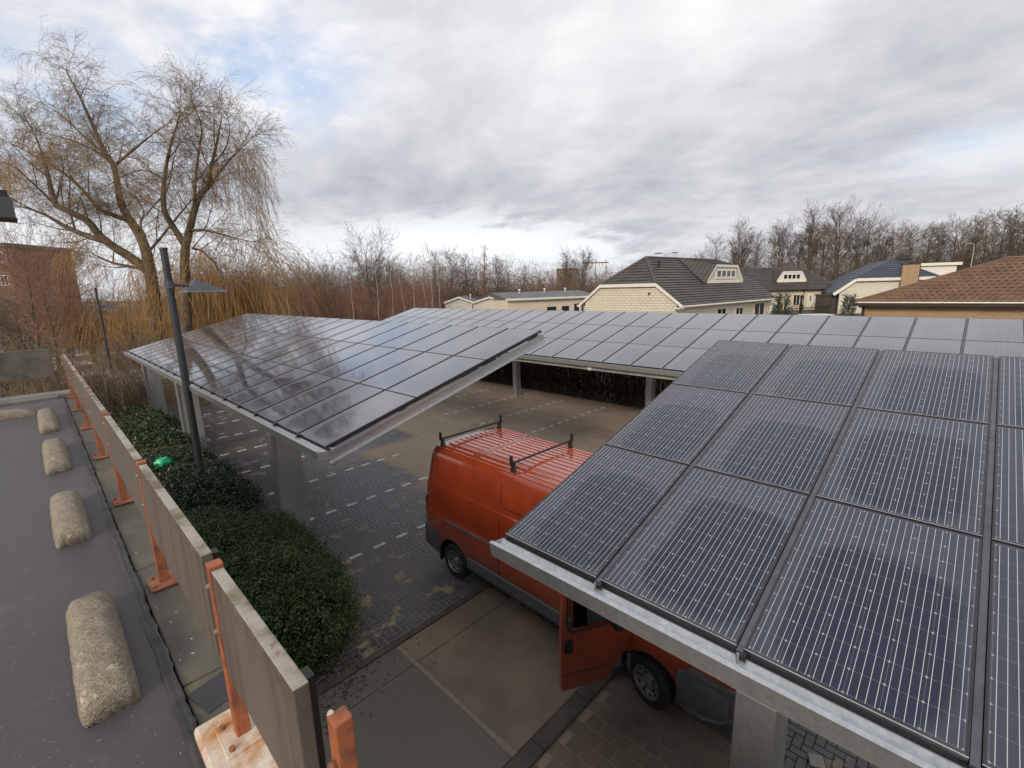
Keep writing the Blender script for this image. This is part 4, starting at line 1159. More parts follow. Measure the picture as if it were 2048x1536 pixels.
def bare_tree(h, spread, style, seed):
    """prototype meshes (trunk, crown) of a leafless tree"""
    random.seed(seed); W = Tree(); p = Vector((0, 0, 0)); pts = [p.copy()]
    lean = Vector((random.gauss(0, .04), random.gauss(0, .04), 1))
    n = 7
    for k in range(n):
        p = p + Vector((random.gauss(0, .02) * h * .3 + lean.x * h / n, random.gauss(0, .02) * h * .3, h * (.78 if style != 'bush' else .5) / n)); pts.append(p.copy())
    r = h * .0115
    P, rad = W.limb(pts, r, r * .12, 7)
    nb = {'poplar': 36, 'alder': 36, 'spread': 30, 'bush': 30, 'birch': 28}[style]
    for i in range(nb):
        u = {'poplar': .34, 'alder': .36, 'spread': .28, 'bush': .1, 'birch': .3}[style]; u = u + (1 - u) * (i / nb) ** .9 * .97
        x = u * (len(P) - 1); k = int(x); q = P[k].lerp(P[min(k + 1, len(P) - 1)], x - k)
        a = i * 2.4 + random.uniform(-.5, .5)
        el = {'poplar': 1.5, 'alder': 1.25, 'spread': 1.0, 'bush': 1.15, 'birch': 1.4}[style]
        d = Vector((math.cos(a), math.sin(a), el * random.uniform(.7, 1.3)))
        L = h * spread * (.42 + .55 * math.sin(math.pi * min(1, u * .95)) if style in ('alder', 'poplar', 'spread') else 1.05 - u * .75) * random.uniform(.6, 1.2)
        if style in ('spread', 'poplar') and i % 4 == 0 and u < .7:
            e = q + d.normalized() * L * .8 + Vector((0, 0, L * .35)); PP, _ = W.limb([q, q + d.normalized() * L * .4, e], rad[k] * .55, .02, 5); 
            for c in range(14): 
                b = PP[random.randrange(2, len(PP))]; W.twig(b, d + Vector((random.gauss(0, .7), random.gauss(0, .7), .5)), L * .4, .03, 2, -.02, .5, 2, 4, .6, .016)
        W.twig(q, d, L, max(.026, rad[k] * .42), 2, {'alder': .0, 'birch': .08}.get(style, -.07), .36, 2, 5, .56, .0115)
    me_t = W.big.build('trunk', 'bark', None, smooth='all', flip=False); V, F = sticks(W.S, 3); me_c = np_mesh('crown', V, F, 'twig_d', None)
    a, b = me_t.data, me_c.data; bpy.data.objects.remove(me_t); bpy.data.objects.remove(me_c)
    return a, b


PROTO = {}
for key, (h, sp, st, sd_) in {'pop1': (20, .22, 'poplar', 3), 'pop2': (20, .26, 'poplar', 14), 'ald1': (20, .20, 'alder', 5), 'ald2': (20, .17, 'alder', 8), 'ald3': (20, .21, 'alder', 21),
                              'spr1': (20, .34, 'spread', 4), 'bush1': (20, .42, 'bush', 6), 'bir1': (20, .17, 'birch', 9)}.items():
    PROTO[key] = bare_tree(h, sp, st, sd_)
random.seed(11)


def put_tree(key, x, ytop, d, label, mat='twig_d', group=None, name='bare_tree', wide=1.):
    p = at(x, 580, d); top = at(x, ytop, d).z; t = thing(name, label, 'tree', (p.x, p.y, 0), random.uniform(0, 6.28), group)
    k = top / 20 / (1.0 if key[:3] != 'bus' else .93)
    for nm, me in zip(('trunk', 'crown'), PROTO[key]):
        o = link(nm, me, t); o.scale = (k * wide, k * wide, k)
        if nm == 'crown' and mat != 'twig_d': o.material_slots[0].link = 'OBJECT'; o.material_slots[0].material = MT[mat]
    return t


G1 = 'bare trees in the row behind the houses'
row = [  # key, px, top px, distance, label
    ('ald1', 1392, 488, 118, 'small bare sapling tree at the left end of the row, above the dark ridge'),
    ('ald3', 1432, 452, 116, 'slim bare tree just left of the dormer of the nearest dark roof'),
    ('pop1', 1470, 428, 120, 'bare tree with fanned top directly above the dormer of the nearest dark roof'),
    ('ald2', 1512, 436, 118, 'narrow bare tree over the gap between the two dark-roofed houses'),
    ('pop2', 1562, 428, 120, 'bare tree rising over the left end of the second dark roof'),
    ('ald1', 1590, 440, 117, 'thin bare tree over the small dormer of the second dark roof'),
    ('pop1', 1612, 396, 122, 'tall pointed bare poplar over the right half of the second dark roof'),
    ('pop2', 1672, 392, 122, 'tallest wide-fanned bare poplar, over the right end of the second dark roof'),
    ('ald3', 1642, 430, 119, 'lower bare tree squeezed between the two tall poplars'),
    ('spr1', 1722, 420, 116, 'leaning bare tree right of the two tall poplars'),
    ('ald2', 1752, 452, 114, 'brown-twigged bare tree above the left slope of the blue roof'),
    ('ald1', 1782, 428, 112, 'dense bare tree above the left end of the blue ridge'),
    ('ald3', 1812, 426, 110, 'dense bare tree directly above the brick chimney'),
    ('ald2', 1842, 420, 110, 'bare tree right above the dark cowl on the blue roof'),
    ('ald1', 1872, 424, 108, 'bare tree above the right end of the blue ridge'),
    ('ald3', 1900, 414, 108, 'bare tree above the white flat-roofed dormer'),
    ('ald2', 1926, 404, 106, 'bare tree standing just behind the curved pale street lamp'),
    ('ald1', 1955, 398, 105, 'bare tree right of the pale street lamp, left of the brown peak'),
    ('ald3', 1984, 402, 104, 'bare tree above the left shoulder of the brown roof peak'),
    ('ald2', 2008, 390, 103, 'bare tree directly above the brown roof peak'),
    ('ald1', 2036, 392, 102, 'tall bare tree at the right edge of the photo'),
    ('ald2', 2062, 386, 100, 'bare tree cut by the right edge of the photo'),
]
for key, x, y, d, lb in row: put_tree(key, x, y, d, lb, random.choice(['twig_d', 'twig_d', 'twig_b']) if x > 1700 else 'twig_d', G1)
for k in range(18):   # half-hidden trees between and behind those
    x = 1480 + k * 33 + random.uniform(-10, 10); y = 452 - (x - 1460) * .075 + random.uniform(-6, 16)
    put_tree(random.choice(('ald1', 'ald2', 'ald3', 'pop1')), x, y, random.uniform(119, 126) - (x - 1460) * .02, 'half-hidden bare tree in the dense background of the row behind the houses', random.choice(('twig_d', 'twig_b', 'twig_d')), 'half-hidden bare trees in the background row')
G2 = 'bare trees rising from the thicket'
mid = [
    ('bush1', 645, 462, 60, 'broad brushy brown tree with upright shoots left of the sky gap', 'twig_b', 1.1),
    ('spr1', 738, 452, 63, 'dark airy bare tree with open branches beside the brushy brown tree', 'twig_d', 1.),
    ('ald1', 790, 496, 66, 'small dark bare tree right of the airy branched one', 'twig_d', 1.),
    ('ald2', 868, 474, 72, 'slender dark tree with ragged top in the middle of the horizon', 'twig_d', .9),
    ('ald3', 905, 478, 72, 'bushy-topped dark tree beside the ragged slender one', 'twig_d', 1.),
    ('ald2', 936, 482, 74, 'third dark slender tree, left of the tallest birch', 'twig_d', .9),
    ('bir1', 968, 454, 70, 'tallest thin birch with spire-like top in the middle', 'twig_r', .9),
    ('ald1', 1000, 492, 72, 'rounded dark bare tree right of the spire-like birch', 'twig_d', 1.1),
    ('pop1', 1132, 488, 100, 'left tree of the isolated pair of bare trees beside the brick tower', 'twig_d', 1.),
    ('pop2', 1164, 486, 100, 'right tree of the isolated pair of bare trees beside the brick tower', 'twig_d', 1.),
    ('ald2', 1050, 512, 90, 'sparse dead-looking thin tree right of the middle thicket', 'twig_d', .8),
    ('bush1', 1258, 516, 95, 'round brown shrubby tree left of the nearest dark roof', 'twig_b', 1.),
    ('bush1', 590, 500, 58, 'brown shrubby tree right of the orange young willow', 'twig_d', 1.),
    ('ald3', 45, 448, 27, 'dark speckled bare tree at the left edge, below the canopy corner', 'twig_r', 1.2),
    ('spr1', 84, 440, 36, 'spreading reddish bare tree in front of the apartment block', 'twig_r', 1.1),
    ('bush1', 20, 500, 32, 'bushy brown tree at the left edge, hiding the lower apartment block', 'twig_d', 1.2),
    ('bush1', 108, 520, 40, 'bushy straw-coloured tree covering the right end of the apartment block', 'twig_b', 1.),
    ('bir1', 118, 455, 44, 'hazy thin tree beside the apartment block at the far left', 'twig_d', 1.),
]
for key, x, y, d, lb, mt, w in mid: put_tree(key, x, y, d, lb, mt, G2, wide=w)
# pale birch stems in front of the thicket
G3 = 'pale birch stems in the thicket'
for k, (x, y, d) in enumerate(((548, 570, 50), (752, 562, 55), (780, 556, 55), (806, 575, 56), (828, 560, 55), (862, 540, 56), (882, 545, 56), (852, 556, 57), (702, 590, 52))):
    p = at(x, 600, d); top = at(x, y, d).z + 1.2; pts = [Vector((0, 0, 0))]
    for q in range(6): pts.append(pts[-1] + Vector((random.gauss(0, .10), random.gauss(0, .10), top / 6)))
    t = thing('birch_stem', 'slender whitish birch stem among others in the reddish thicket', 'tree', (p.x, p.y, 0), 0, G3)
    MB().tube(pts, [.055 - .006 * i for i in range(7)], 6).build('trunk', 'birch', t)
    W = Tree()
    for q in range(10): W.twig(pts[2 + q % 5], Vector((random.gauss(0, 1), random.gauss(0, 1), 1.6)), 2.0, .014, 1, .02, .4, 2, 4, .6, .01)
    V, F = sticks(W.S, 3); np_mesh('crown', V, F, 'twig_r', t)


def thicket(name, label, n, xr, dr, top, mat, r=.016, seglen=1.3):
    """upright bare shrubs too dense to count; top(x) gives the height as photo pixels"""
    S = []
    for c in range(n):
        x = random.uniform(*xr); d = random.uniform(*dr); b = at(x, 600, d)
        if 870 < x < 1215 and d < 74: continue
        clump = 10 * math.sin(x * .055 + d) + 8 * math.sin(x * .13 + d * 1.7) + 5 * math.sin(x * .31)
        zt = at(x, top(x) + clump + random.gauss(0, 7), d).z * random.uniform(.45, 1.03)
        p = Vector((b.x, b.y, random.uniform(0, .5))); dr_ = Vector((random.gauss(0, .22), random.gauss(0, .22), 1))
        k_ = max(3, int(zt / seglen))
        for k in range(k_):
            dr_ = (dr_ + Vector((random.gauss(0, .30), random.gauss(0, .30), .14))).normalized(); q = p + dr_ * zt / k_
            rr = r * (1.25 - .8 * k / k_); S.append((*p, rr, *q, rr * .85))
            if k > 0:
                for e_ in range(3):
                    e = q + Vector((random.gauss(0, .5), random.gauss(0, .5), random.uniform(.0, .8))); S.append((*q, r * .6, *e, r * .4))
            p = q
    V, F = sticks(S, 3); tag(np_mesh(name, V, F, mat), label, 'thicket', kind='stuff')


lin = lambda *tb: (lambda x: interp(x, tb))
thicket('red_thicket', 'dense reddish-brown thicket of bare saplings behind the carports', 5600, (420, 1160), (56, 86), lin((420, 560), (560, 560), (700, 566), (780, 552), (900, 548), (1000, 560), (1130, 570)), 'twig_r')
thicket('brown_thicket', 'brown mass of bare bushes on the horizon behind the reddish thicket', 5200, (380, 1420), (74, 100), lin((380, 520), (560, 512), (620, 505), (760, 520), (860, 512), (990, 515), (1060, 535), (1180, 545), (1300, 540), (1420, 520)), 'twig_d', .022, 1.6)
thicket('russet_thicket', 'low russet bushes on the horizon between the chalets and the nearest bungalow', 1700, (1050, 1330), (100, 128), lin((1050, 545), (1130, 548), (1230, 546), (1330, 540)), 'twig_r', .026, 1.6)
thicket('dark_undergrowth', 'dark brown undergrowth filling the foot of the tree row behind the houses', 6500, (1380, 2120), (104, 118), lin((1380, 535), (1500, 520), (1700, 505), (1900, 490), (2120, 475)), 'twig_d', .022, 1.6)
thicket('left_thicket', 'pale brown bare bushes behind the icy puddles at the left', 1700, (-60, 420), (44, 60), lin((-60, 560), (120, 575), (300, 570), (420, 560)), 'twig_b', .016, 1.1)


# ------------------------------------------------------------------ houses
def tiled(m, A, B, C, D, n, rise=.075, wave=0., pitch=.3):
    """roof face laid in overlapping courses; A-B eave, D-C top edge"""
    A, B, C, D = map(Vector, (A, B, C, D)); nrm = (B - A).cross(D - A).normalized()
    if nrm.z < 0: nrm = -nrm
    for k in range(n):
        t0, t1 = k / n, (k + 1.04) / n if k < n - 1 else 1.
        l0, r0 = A.lerp(D, t0), B.lerp(C, t0); l1, r1 = A.lerp(D, min(1, t1)), B.lerp(C, min(1, t1))
        W = (r0 - l0).length; s = max(1, int(W / (pitch / 4))) if wave else max(1, int(W / 3))
        vs = []
        for i in range(s + 1):
            u = i / s; wv = wave * math.sin(u * W / pitch * 2 * math.pi) if wave else 0
            lo, hi = l0.lerp(r0, u), l1.lerp(r1, u)
            vs += [lo - nrm * .01, lo + nrm * (rise + wv), hi + nrm * (.004 + wv)]
        fs = []
        for i in range(s):
            a, b = 3 * i, 3 * i + 3; fs += [(a, b, b + 1, a + 1), (a + 1, b + 1, b + 2, a + 2)]
        m.add(vs, fs)


def caps(m, P, Q, r=.11, step=.38):
    """ridge tiles from P to Q"""
    P, Q = Vector(P), Vector(Q); d = Q - P; n = max(1, int(d.length / step))
    for k in range(n):
        a, b = P + d * (k / n), P + d * ((k + 1.08) / n)
        m.tube([a, b], [r * 1.12, r * .92], 8)


def window(root, lo, hi, ax='x', panes=1, frame='white', out=-1, name='window', glass='dkwin', fw=.07):
    """framed window on a wall; ax = direction the wall runs, out = side of the outward face"""
    (u0, z0), (u1, z1), w = lo, hi, root[1]; par = root[0]
    f = MB(); g = MB()
    def bx(mb, a, b, c, d, y0, y1):
        y0, y1 = sorted((w + out * y0, w + out * y1))
        if ax == 'x': mb.box((a, y0, c), (b, y1, d))
        else: mb.box((y0, a, c), (y1, b, d))
    bx(f, u0, u1, z0, z0 + fw, -.02, .06); bx(f, u0, u1, z1 - fw, z1, -.02, .06)
    n = panes; wd = (u1 - u0 - fw) / n
    for k in range(n + 1): bx(f, u0 + k * wd, u0 + k * wd + fw, z0 + fw, z1 - fw, -.02, .055)
    bx(g, u0 + fw * .5, u1 - fw * .5, z0 + fw * .5, z1 - fw * .5, -.02, .02)
    fo = f.build(name, frame, par); g.build('pane', glass, fo); return fo


def near_house():
    """long cream block bungalow: half-hipped gable towards us, trapezoid dormer on the side roof"""
    a = Vector((.08965, .99597, 0)); t = thing('bungalow', 'nearest cream-block bungalow with dark half-hipped roof, a vent pipe and a trapezoid dormer', 'house', (-15.011, 36.198, 0), math.atan2(a.y, a.x), 'dark-roofed cream bungalows')
    L, w, ze, zr = 20., 10.94, 3.62, 7.97; yc = 2.4; zc = ze + (zr - ze) / (w / 2) * yc; hx = 2.87
    # gable wall and long walls
    m = MB(); m.prism([(.02, .35, 0), (.02, w - .35, 0), (.02, w - .35, ze + .2), (.02, w - yc + .05, zc - .1), (.02, yc - .05, zc - .1), (.02, .35, ze + .2)], (.3, 0, 0)); m.build('gable_wall', 'creambrick', t)
    m = MB(); m.box((.33, .36, 0), (L - .3, .66, ze + .25)); m.box((.33, w - .66, 0), (L - .3, w - .36, ze + .25)); m.box((L - .29, .36, 0), (L, w - .36, ze + .2)); m.build('wall', 'creamplain', t)
    m = MB(); e = .15; za = ze - .05
    tiled(m, (-e, -e, za), (L + e, -e, za), (L + e, yc, zc), (-e, yc, zc), 9); tiled(m, (-e, yc, zc), (L + e, yc, zc), (L - hx, w / 2, zr), (hx, w / 2, zr), 10)
    tiled(m, (L + e, w + e, za), (-e, w + e, za), (-e, w - yc, zc), (L + e, w - yc, zc), 9); tiled(m, (L + e, w - yc, zc), (-e, w - yc, zc), (hx, w / 2, zr), (L - hx, w / 2, zr), 10)
    tiled(m, (-e, w - yc, zc), (-e, yc, zc), (hx, w / 2, zr), (hx, w / 2, zr), 9, wave=.02); tiled(m, (L + e, yc, zc), (L + e, w - yc, zc), (L - hx, w / 2, zr), (L - hx, w / 2, zr), 9)
    caps(m, (hx, w / 2, zr + .03), (L - hx, w / 2, zr + .03)); caps(m, (-e, yc, zc + .04), (hx, w / 2, zr + .03), .13); caps(m, (-e, w - yc, zc + .04), (hx, w / 2, zr + .03), .12)
    rf = m.build('roof', 'tile_dark', t)
    m = MB(); m.tube([(3.3, 4.3, 6.9), (3.3, 4.3, 7.62)], .13, 10); m.lathe([(0, 7.72), (.17, 7.68), (.17, 7.62), (0, 7.62)], org=(3.3, 4.3, 0), n=10); m.build('vent_pipe', 'black', rf)
    # white barge boards along the rake and the cut of the gable
    m = MB(); x0 = -.22
    m.prism([(x0, -.35, ze - .32), (x0, yc, zc - .28), (x0, yc, zc + .02), (x0, -.35, ze - .10)], (.16, 0, 0))
    m.prism([(x0, w + .35, ze - .32), (x0, w - yc, zc - .28), (x0, w - yc, zc + .02), (x0, w + .35, ze - .10)], (.16, 0, 0))
    m.prism([(x0 - .003, yc, zc - .30), (x0 - .003, w - yc, zc - .30), (x0 - .003, w - yc, zc + .0), (x0 - .003, yc, zc + .0)], (.16, 0, 0))
    m.build('barge_board', 'white', t)
    for y in (-.28, w + .28):
        m = MB(); m.tube([(-.5, y, ze - .13), (L + .2, y, ze - .13)], .085, 8); m.box((-.4, min(y * .2 + .1 if y < 0 else y - .25, y), ze - .30), (-.2, max(.35 if y < 0 else y - .2, y), ze - .2)); m.build('gutter', 'white', t)
    m = MB(); m.tube([(.3, -.28, ze - .2), (.55, .28, ze - .75), (.55, .28, 0)], .05, 8); m.tube([(L - .3, -.28, ze - .2), (L - .3, .28, ze - .75), (L - .3, .28, 0)], .05, 8); m.build('downpipe', 'white', t)
    window((t, .36), (7.3, 1.5), (9.2, 3.0), 'x', 2); window((t, .36), (11.3, 1.6), (13.0, 2.9), 'x', 2)
    window((t, .36), (15.7, .9), (18.3, 3.2), 'x', 2)
    # dormer
    yf = 2.29; xl, xr, tl, tr = 8.55, 16.6, 10.35, 15.1; zb = ze + .8 * yf + .05; zt = 7.12
    d = thing('dormer', None, None); d.parent = t
    m = MB(); m.prism([(xl, yf, zb), (xr, yf, zb), (tr, yf, zt), (tl, yf, zt)], (0, .25, 0)); m.build('front', 'creamplain', d)
    m = MB()
    for p, q in (((xl, zb), (tl, zt)), ((tr, zt), (xr, zb)), ((tl, zt), (tr, zt)), ((xl, zb), (xr, zb))):
        A, B = Vector((p[0], yf - .16, p[1])), Vector((q[0], yf - .16, q[1])); u = (B - A).normalized(); nn = Vector((-u.z, 0, u.x)) * .13
        m.prism([A - nn, B - nn, B + nn, A + nn], (0, .2, 0))
    m.build('white_trim', 'white', d)
    window((d, yf - .02), (10.55, zb + .32), (15.0, zt - .28), 'x', 4, fw=.22)
    m = MB(); rl, rr = 8.2, 17.
    tiled(m, (tl, yf - .15, zt + .12), (tr, yf - .15, zt + .12), (rr - .6, w / 2, zr + .06), (rl + .3, w / 2, zr + .06), 6)
    tiled(m, (xl - .8, yf - .3, zb - .15), (tl, yf - .15, zt + .12), (rl + .3, w / 2, zr + .06), (rl + .3, w / 2, zr + .06), 9, wave=.02)
    tiled(m, (tr, yf - .15, zt + .12), (xr + .3, yf - .1, zb - .1), (rr - .6, w / 2, zr + .06), (rr - .6, w / 2, zr + .06), 9)
    m.build('roof', 'tile_dark', d)
    m = MB(); m.bevbox((-.06, 3.0, zc - .95), (.02, 3.14, zc - .83), .02); m.lathe([(0, -.2), (.07, -.2), (.05, -.06)], 'x', (0, 3.07, zc - .92), 10); m.build('wall_lamp', 'black', t)
    return t


near_house()


def second_house():
    a = Vector((.6655, .7464, 0)); s = .80   # pulled nearer than first measured, along the line of sight
    O = CAMP + (Vector((-30.654, 118.807, 3.6)) - CAMP) * s
    t = thing('bungalow', 'second dark-roofed cream bungalow, farther back, long side with small dormer and white door facing us', 'house', (O.x, O.y, 0), math.atan2(a.y, a.x), 'dark-roofed cream bungalows')
    L, w, ze, zr = 15 * s + .4, 8.2, O.z, 7.9; x0 = -5.
    m = MB(); m.box((x0, .3, 0), (L - .1, .6, ze + .1)); m.box((L - .4, .61, 0), (L - .1, w, ze + .1)); m.box((x0, w - .3, 0), (L - .41, w, ze + .1)); m.box((x0, .61, 0), (x0 + .3, w - .31, ze + .1)); m.build('wall', 'creamplain', t)
    m = MB(); e = .35; rl, rr = x0 + 1.5, L - 4.6; y = w / 2
    tiled(m, (x0 - e, -e, ze - .1), (L + e, -e, ze - .1), (rr, y, zr), (rl, y, zr), 16); tiled(m, (L + e, w + e, ze - .1), (x0 - e, w + e, ze - .1), (rl, y, zr), (rr, y, zr), 16)
    tiled(m, (L + e, -e, ze - .1), (L + e, w + e, ze - .1), (rr, y, zr), (rr, y, zr), 16); tiled(m, (x0 - e, w + e, ze - .1), (x0 - e, -e, ze - .1), (rl, y, zr), (rl, y, zr), 16)
    caps(m, (rl, y, zr + .03), (rr, y, zr + .03)); caps(m, (L + e, -e, ze), (rr, y, zr + .03)); m.build('roof', 'tile_dark', t)
    m = MB(); m.tube([(x0, -.4, ze - .16), (L + .3, -.4, ze - .16)], .09, 8); m.build('gutter', 'darkwood', t)
    m = MB()
    for xx in (6.2, L - .5): m.tube([(xx, .22, ze - .1), (xx, .22, 0)], .06, 8)
    m.build('downpipe', 'darkwood', t)
    zo = lambda y_: ze + (zr - ze) * (y_ + e) / (w / 2 + e)
    yf = 1.2; zb = zo(yf) + .02; zt = zb + 1.75; d = thing('dormer', None, None); d.parent = t; xl, xr, tl, tr = 1.3, 7.0, 2.3, 6.0
    m = MB(); m.prism([(xl, yf, zb), (xr, yf, zb), (tr, yf, zt), (tl, yf, zt)], (0, .2, 0)); m.build('front', 'white', d)
    m = MB()
    for p, q in (((xl, zb), (tl, zt)), ((tr, zt), (xr, zb)), ((tl, zt), (tr, zt)), ((xl, zb), (xr, zb))):
        A, B = Vector((p[0], yf - .12, p[1])), Vector((q[0], yf - .12, q[1])); u = (B - A).normalized(); nn = Vector((-u.z, 0, u.x)) * .14
        m.prism([A - nn, B - nn, B + nn, A + nn], (0, .14, 0))
    m.build('white_trim', 'white', d)
    window((d, yf - .01), (2.4, zb + .3), (5.9, zt - .3), 'x', 4, fw=.2)
    m = MB(); tiled(m, (tl, yf - .12, zt + .12), (tr, yf - .12, zt + .12), (tr + .4, y, zr + .03), (tl - .4, y, zr + .03), 5); tiled(m, (xl - .5, yf - .2, zb - .1), (tl, yf - .12, zt + .12), (tl - .4, y, zr), (tl - .4, y, zr), 7); tiled(m, (tr, yf - .12, zt + .12), (xr + .4, yf - .2, zb - .1), (tr + .4, y, zr), (tr + .4, y, zr), 7); m.build('roof', 'tile_dark', d)
    window((t, .3), (4.2, .9), (5.5, 2.9), 'x', 2); window((t, .3), (9.4, 1.0), (10.7, 2.9), 'x', 2)
    window((t, .3), (-1.9, .9), (-.9, 2.7), 'x', 1)
    m = MB(); m.box((7.0, .24, .1), (8.1, .3, 3.0)); dr = m.build('door', 'white', t); MB().box((7.45, .22, 1.6), (7.65, .239, 2.6)).build('door_pane', 'dkwin', dr)
    return t


second_house()


def blue_house():
    g = Vector((.94446, .32862, 0)); O = Vector((-13.345, 89.763, 0))
    t = thing('white_house', 'white-painted brick house with blue-grey tiled roof and a white flat-topped dormer', 'house', O, math.atan2(g.y, g.x))
    ze, zc, zr, w = 3.4, 5.5, 8.35, 18.2; xl, xr = 2.5, 12.7; apx = 7.7; hy = 3.2; L = 17.
    m = MB(); m.prism([(.55, .3, 0), (w - .55, .3, 0), (w - .55, .3, ze), (xr, .3, zc - .1), (xl, .3, zc - .1), (.55, .3, ze)], (0, .3, 0)); m.box((.55, .61, 0), (.85, L, ze)); m.box((w - .85, .61, 0), (w - .55, L, ze)); m.build('wall', 'whitebrick', t)
    m = MB()
    tiled(m, (xl - .2, -.1, zc), (xr + .2, -.1, zc), (apx, hy, zr), (apx, hy, zr), 9)
    tiled(m, (w + .2, -.1, ze - .1), (w + .2, L, ze - .1), (xr + .2, L, zc), (xr + .2, -.1, zc), 6); tiled(m, (xr + .2, -.1, zc), (xr + .2, L, zc), (apx, L, zr), (apx, hy, zr), 9)
    tiled(m, (-.2, L, ze - .1), (-.2, -.1, ze - .1), (xl - .2, -.1, zc), (xl - .2, L, zc), 6); tiled(m, (xl - .2, L, zc), (xl - .2, -.1, zc), (apx, hy, zr), (apx, L, zr), 9)
    caps(m, (xl - .2, -.1, zc + .04), (apx, hy, zr), .12); caps(m, (xr + .2, -.1, zc + .04), (apx, hy, zr), .12); caps(m, (apx, hy, zr), (apx, L, zr), .12); m.build('roof', 'tile_blue', t)
    m = MB()
    for p, q in (((-.35, ze - .35), (xl, zc - .16)), ((xl, zc - .16), (xr, zc - .16)), ((xr, zc - .16), (w + .35, ze - .35))):
        A, B = Vector((p[0], -.24, p[1])), Vector((q[0], -.24, q[1])); u = (B - A).normalized(); nn = Vector((-u.z, 0, u.x)) * .22
        m.prism([A - nn, B - nn, B + nn, A + nn], (0, .2, 0))
    m.build('barge_board', 'white', t)
    m = MB(); m.box((8.15, -.55, 0), (10.2, .25, 7.45)); c = m.build('chimney', 'yellowbrick', t)
    m = MB(); m.box((8.05, -.65, 7.451), (10.3, .35, 7.56)); m.tube([(9.2, -.15, 7.56), (9.2, -.15, 7.75)], .14, 8); m.build('chimney_cap', 'darkwood', c)
    MB().box((10.201, -.5, 0), (10.32, .26, 7.4)).build('chimney_flashing', 'darkwood', c)
    # dark pyramid cowl behind the ridge
    m = MB(); m.add([(8.3, 6, 8.45), (11.2, 6, 8.45), (11.2, 8.5, 8.45), (8.3, 8.5, 8.45), (9.7, 7.2, 9.5)], [(0, 1, 4), (1, 2, 4), (2, 3, 4), (3, 0, 4), (3, 2, 1, 0)]); m.box((8.6, 6.3, 7.2), (10.9, 8.2, 8.44)); m.build('roof_cowl', 'darkwood', t)
    # white dormer with a row of windows, on the right-hand roof side
    d = thing('dormer', None, None); d.parent = t
    m = MB(); m.box((8.6, 2.9, 4.6), (15.6, 10.5, 7.2)); m.build('cheek', 'white', d)
    m = MB(); m.box((8.3, 2.5, 7.201), (16.1, 10.9, 7.62)); m.build('flat_roof', 'white', d)
    for k in range(4): window((d, 15.6), (3.7 + k * 1.65, 5.2), (4.9 + k * 1.65, 6.9), 'y', 1, out=1, fw=.12)
    window((t, .3), (3.2, .8), (4.4, 2.2), 'x', 1, fw=.1); window((t, .3), (7.0, .8), (8.0, 2.2), 'x', 1, fw=.1)
    m = MB(); m.box((-2.2, .8, 0), (.3, 4.0, 2.9)); m.box((-2.4, .6, 2.9), (.5, 4.2, 3.1)); m.build('side_shed', 'darkwood', t)
    return t


blue_house()


def brown_house():
    t = thing('brick_house', 'yellow-brown brick bungalow with rusty brown wavy tiles, right edge of the photo', 'house', (-5.88, 56.35, 0))
    ze, zr, L, w = 3.2, 7.0, 34., 11.; hx = 10.5
    MB().box((.9, .9, 0), (L - .9, w - .9, 2.75)).build('wall', 'yellowbrick', t)
    m = MB()
    tiled(m, (0, 0, ze), (L, 0, ze), (L - hx, w / 2, zr), (hx, w / 2, zr), 13, .05, .035, .52); tiled(m, (0, w, ze), (0, 0, ze), (hx, w / 2, zr), (hx, w / 2, zr), 13, .05, .035, .52)
    tiled(m, (L, w, ze), (0, w, ze), (hx, w / 2, zr), (L - hx, w / 2, zr), 13); tiled(m, (L, 0, ze), (L, w, ze), (L - hx, w / 2, zr), (L - hx, w / 2, zr), 13)
    caps(m, (0, 0, ze + .03), (hx, w / 2, zr + .03), .11); caps(m, (hx, w / 2, zr + .03), (L - hx, w / 2, zr + .03), .13); m.build('roof', 'tile_brown', t)
    m = MB(); m.box((-.05, -.06, 2.74), (L + .05, -.001, 3.14)); m.box((-.05, 0, 2.74), (.0, w, 3.14)); m.box((.02, 0, 2.755), (L - .02, w - .02, 2.80)); m.build('fascia', 'darkwood', t)
    m = MB(); m.box((-.16, -.17, 3.06), (L + .1, -.061, 3.18)); m.build('gutter', 'white', t)
    m = MB(); m.box((.62, .66, 0), (.89, .89, 2.74)); m.build('corner_post', 'darkwood', t)
    return t


brown_house()


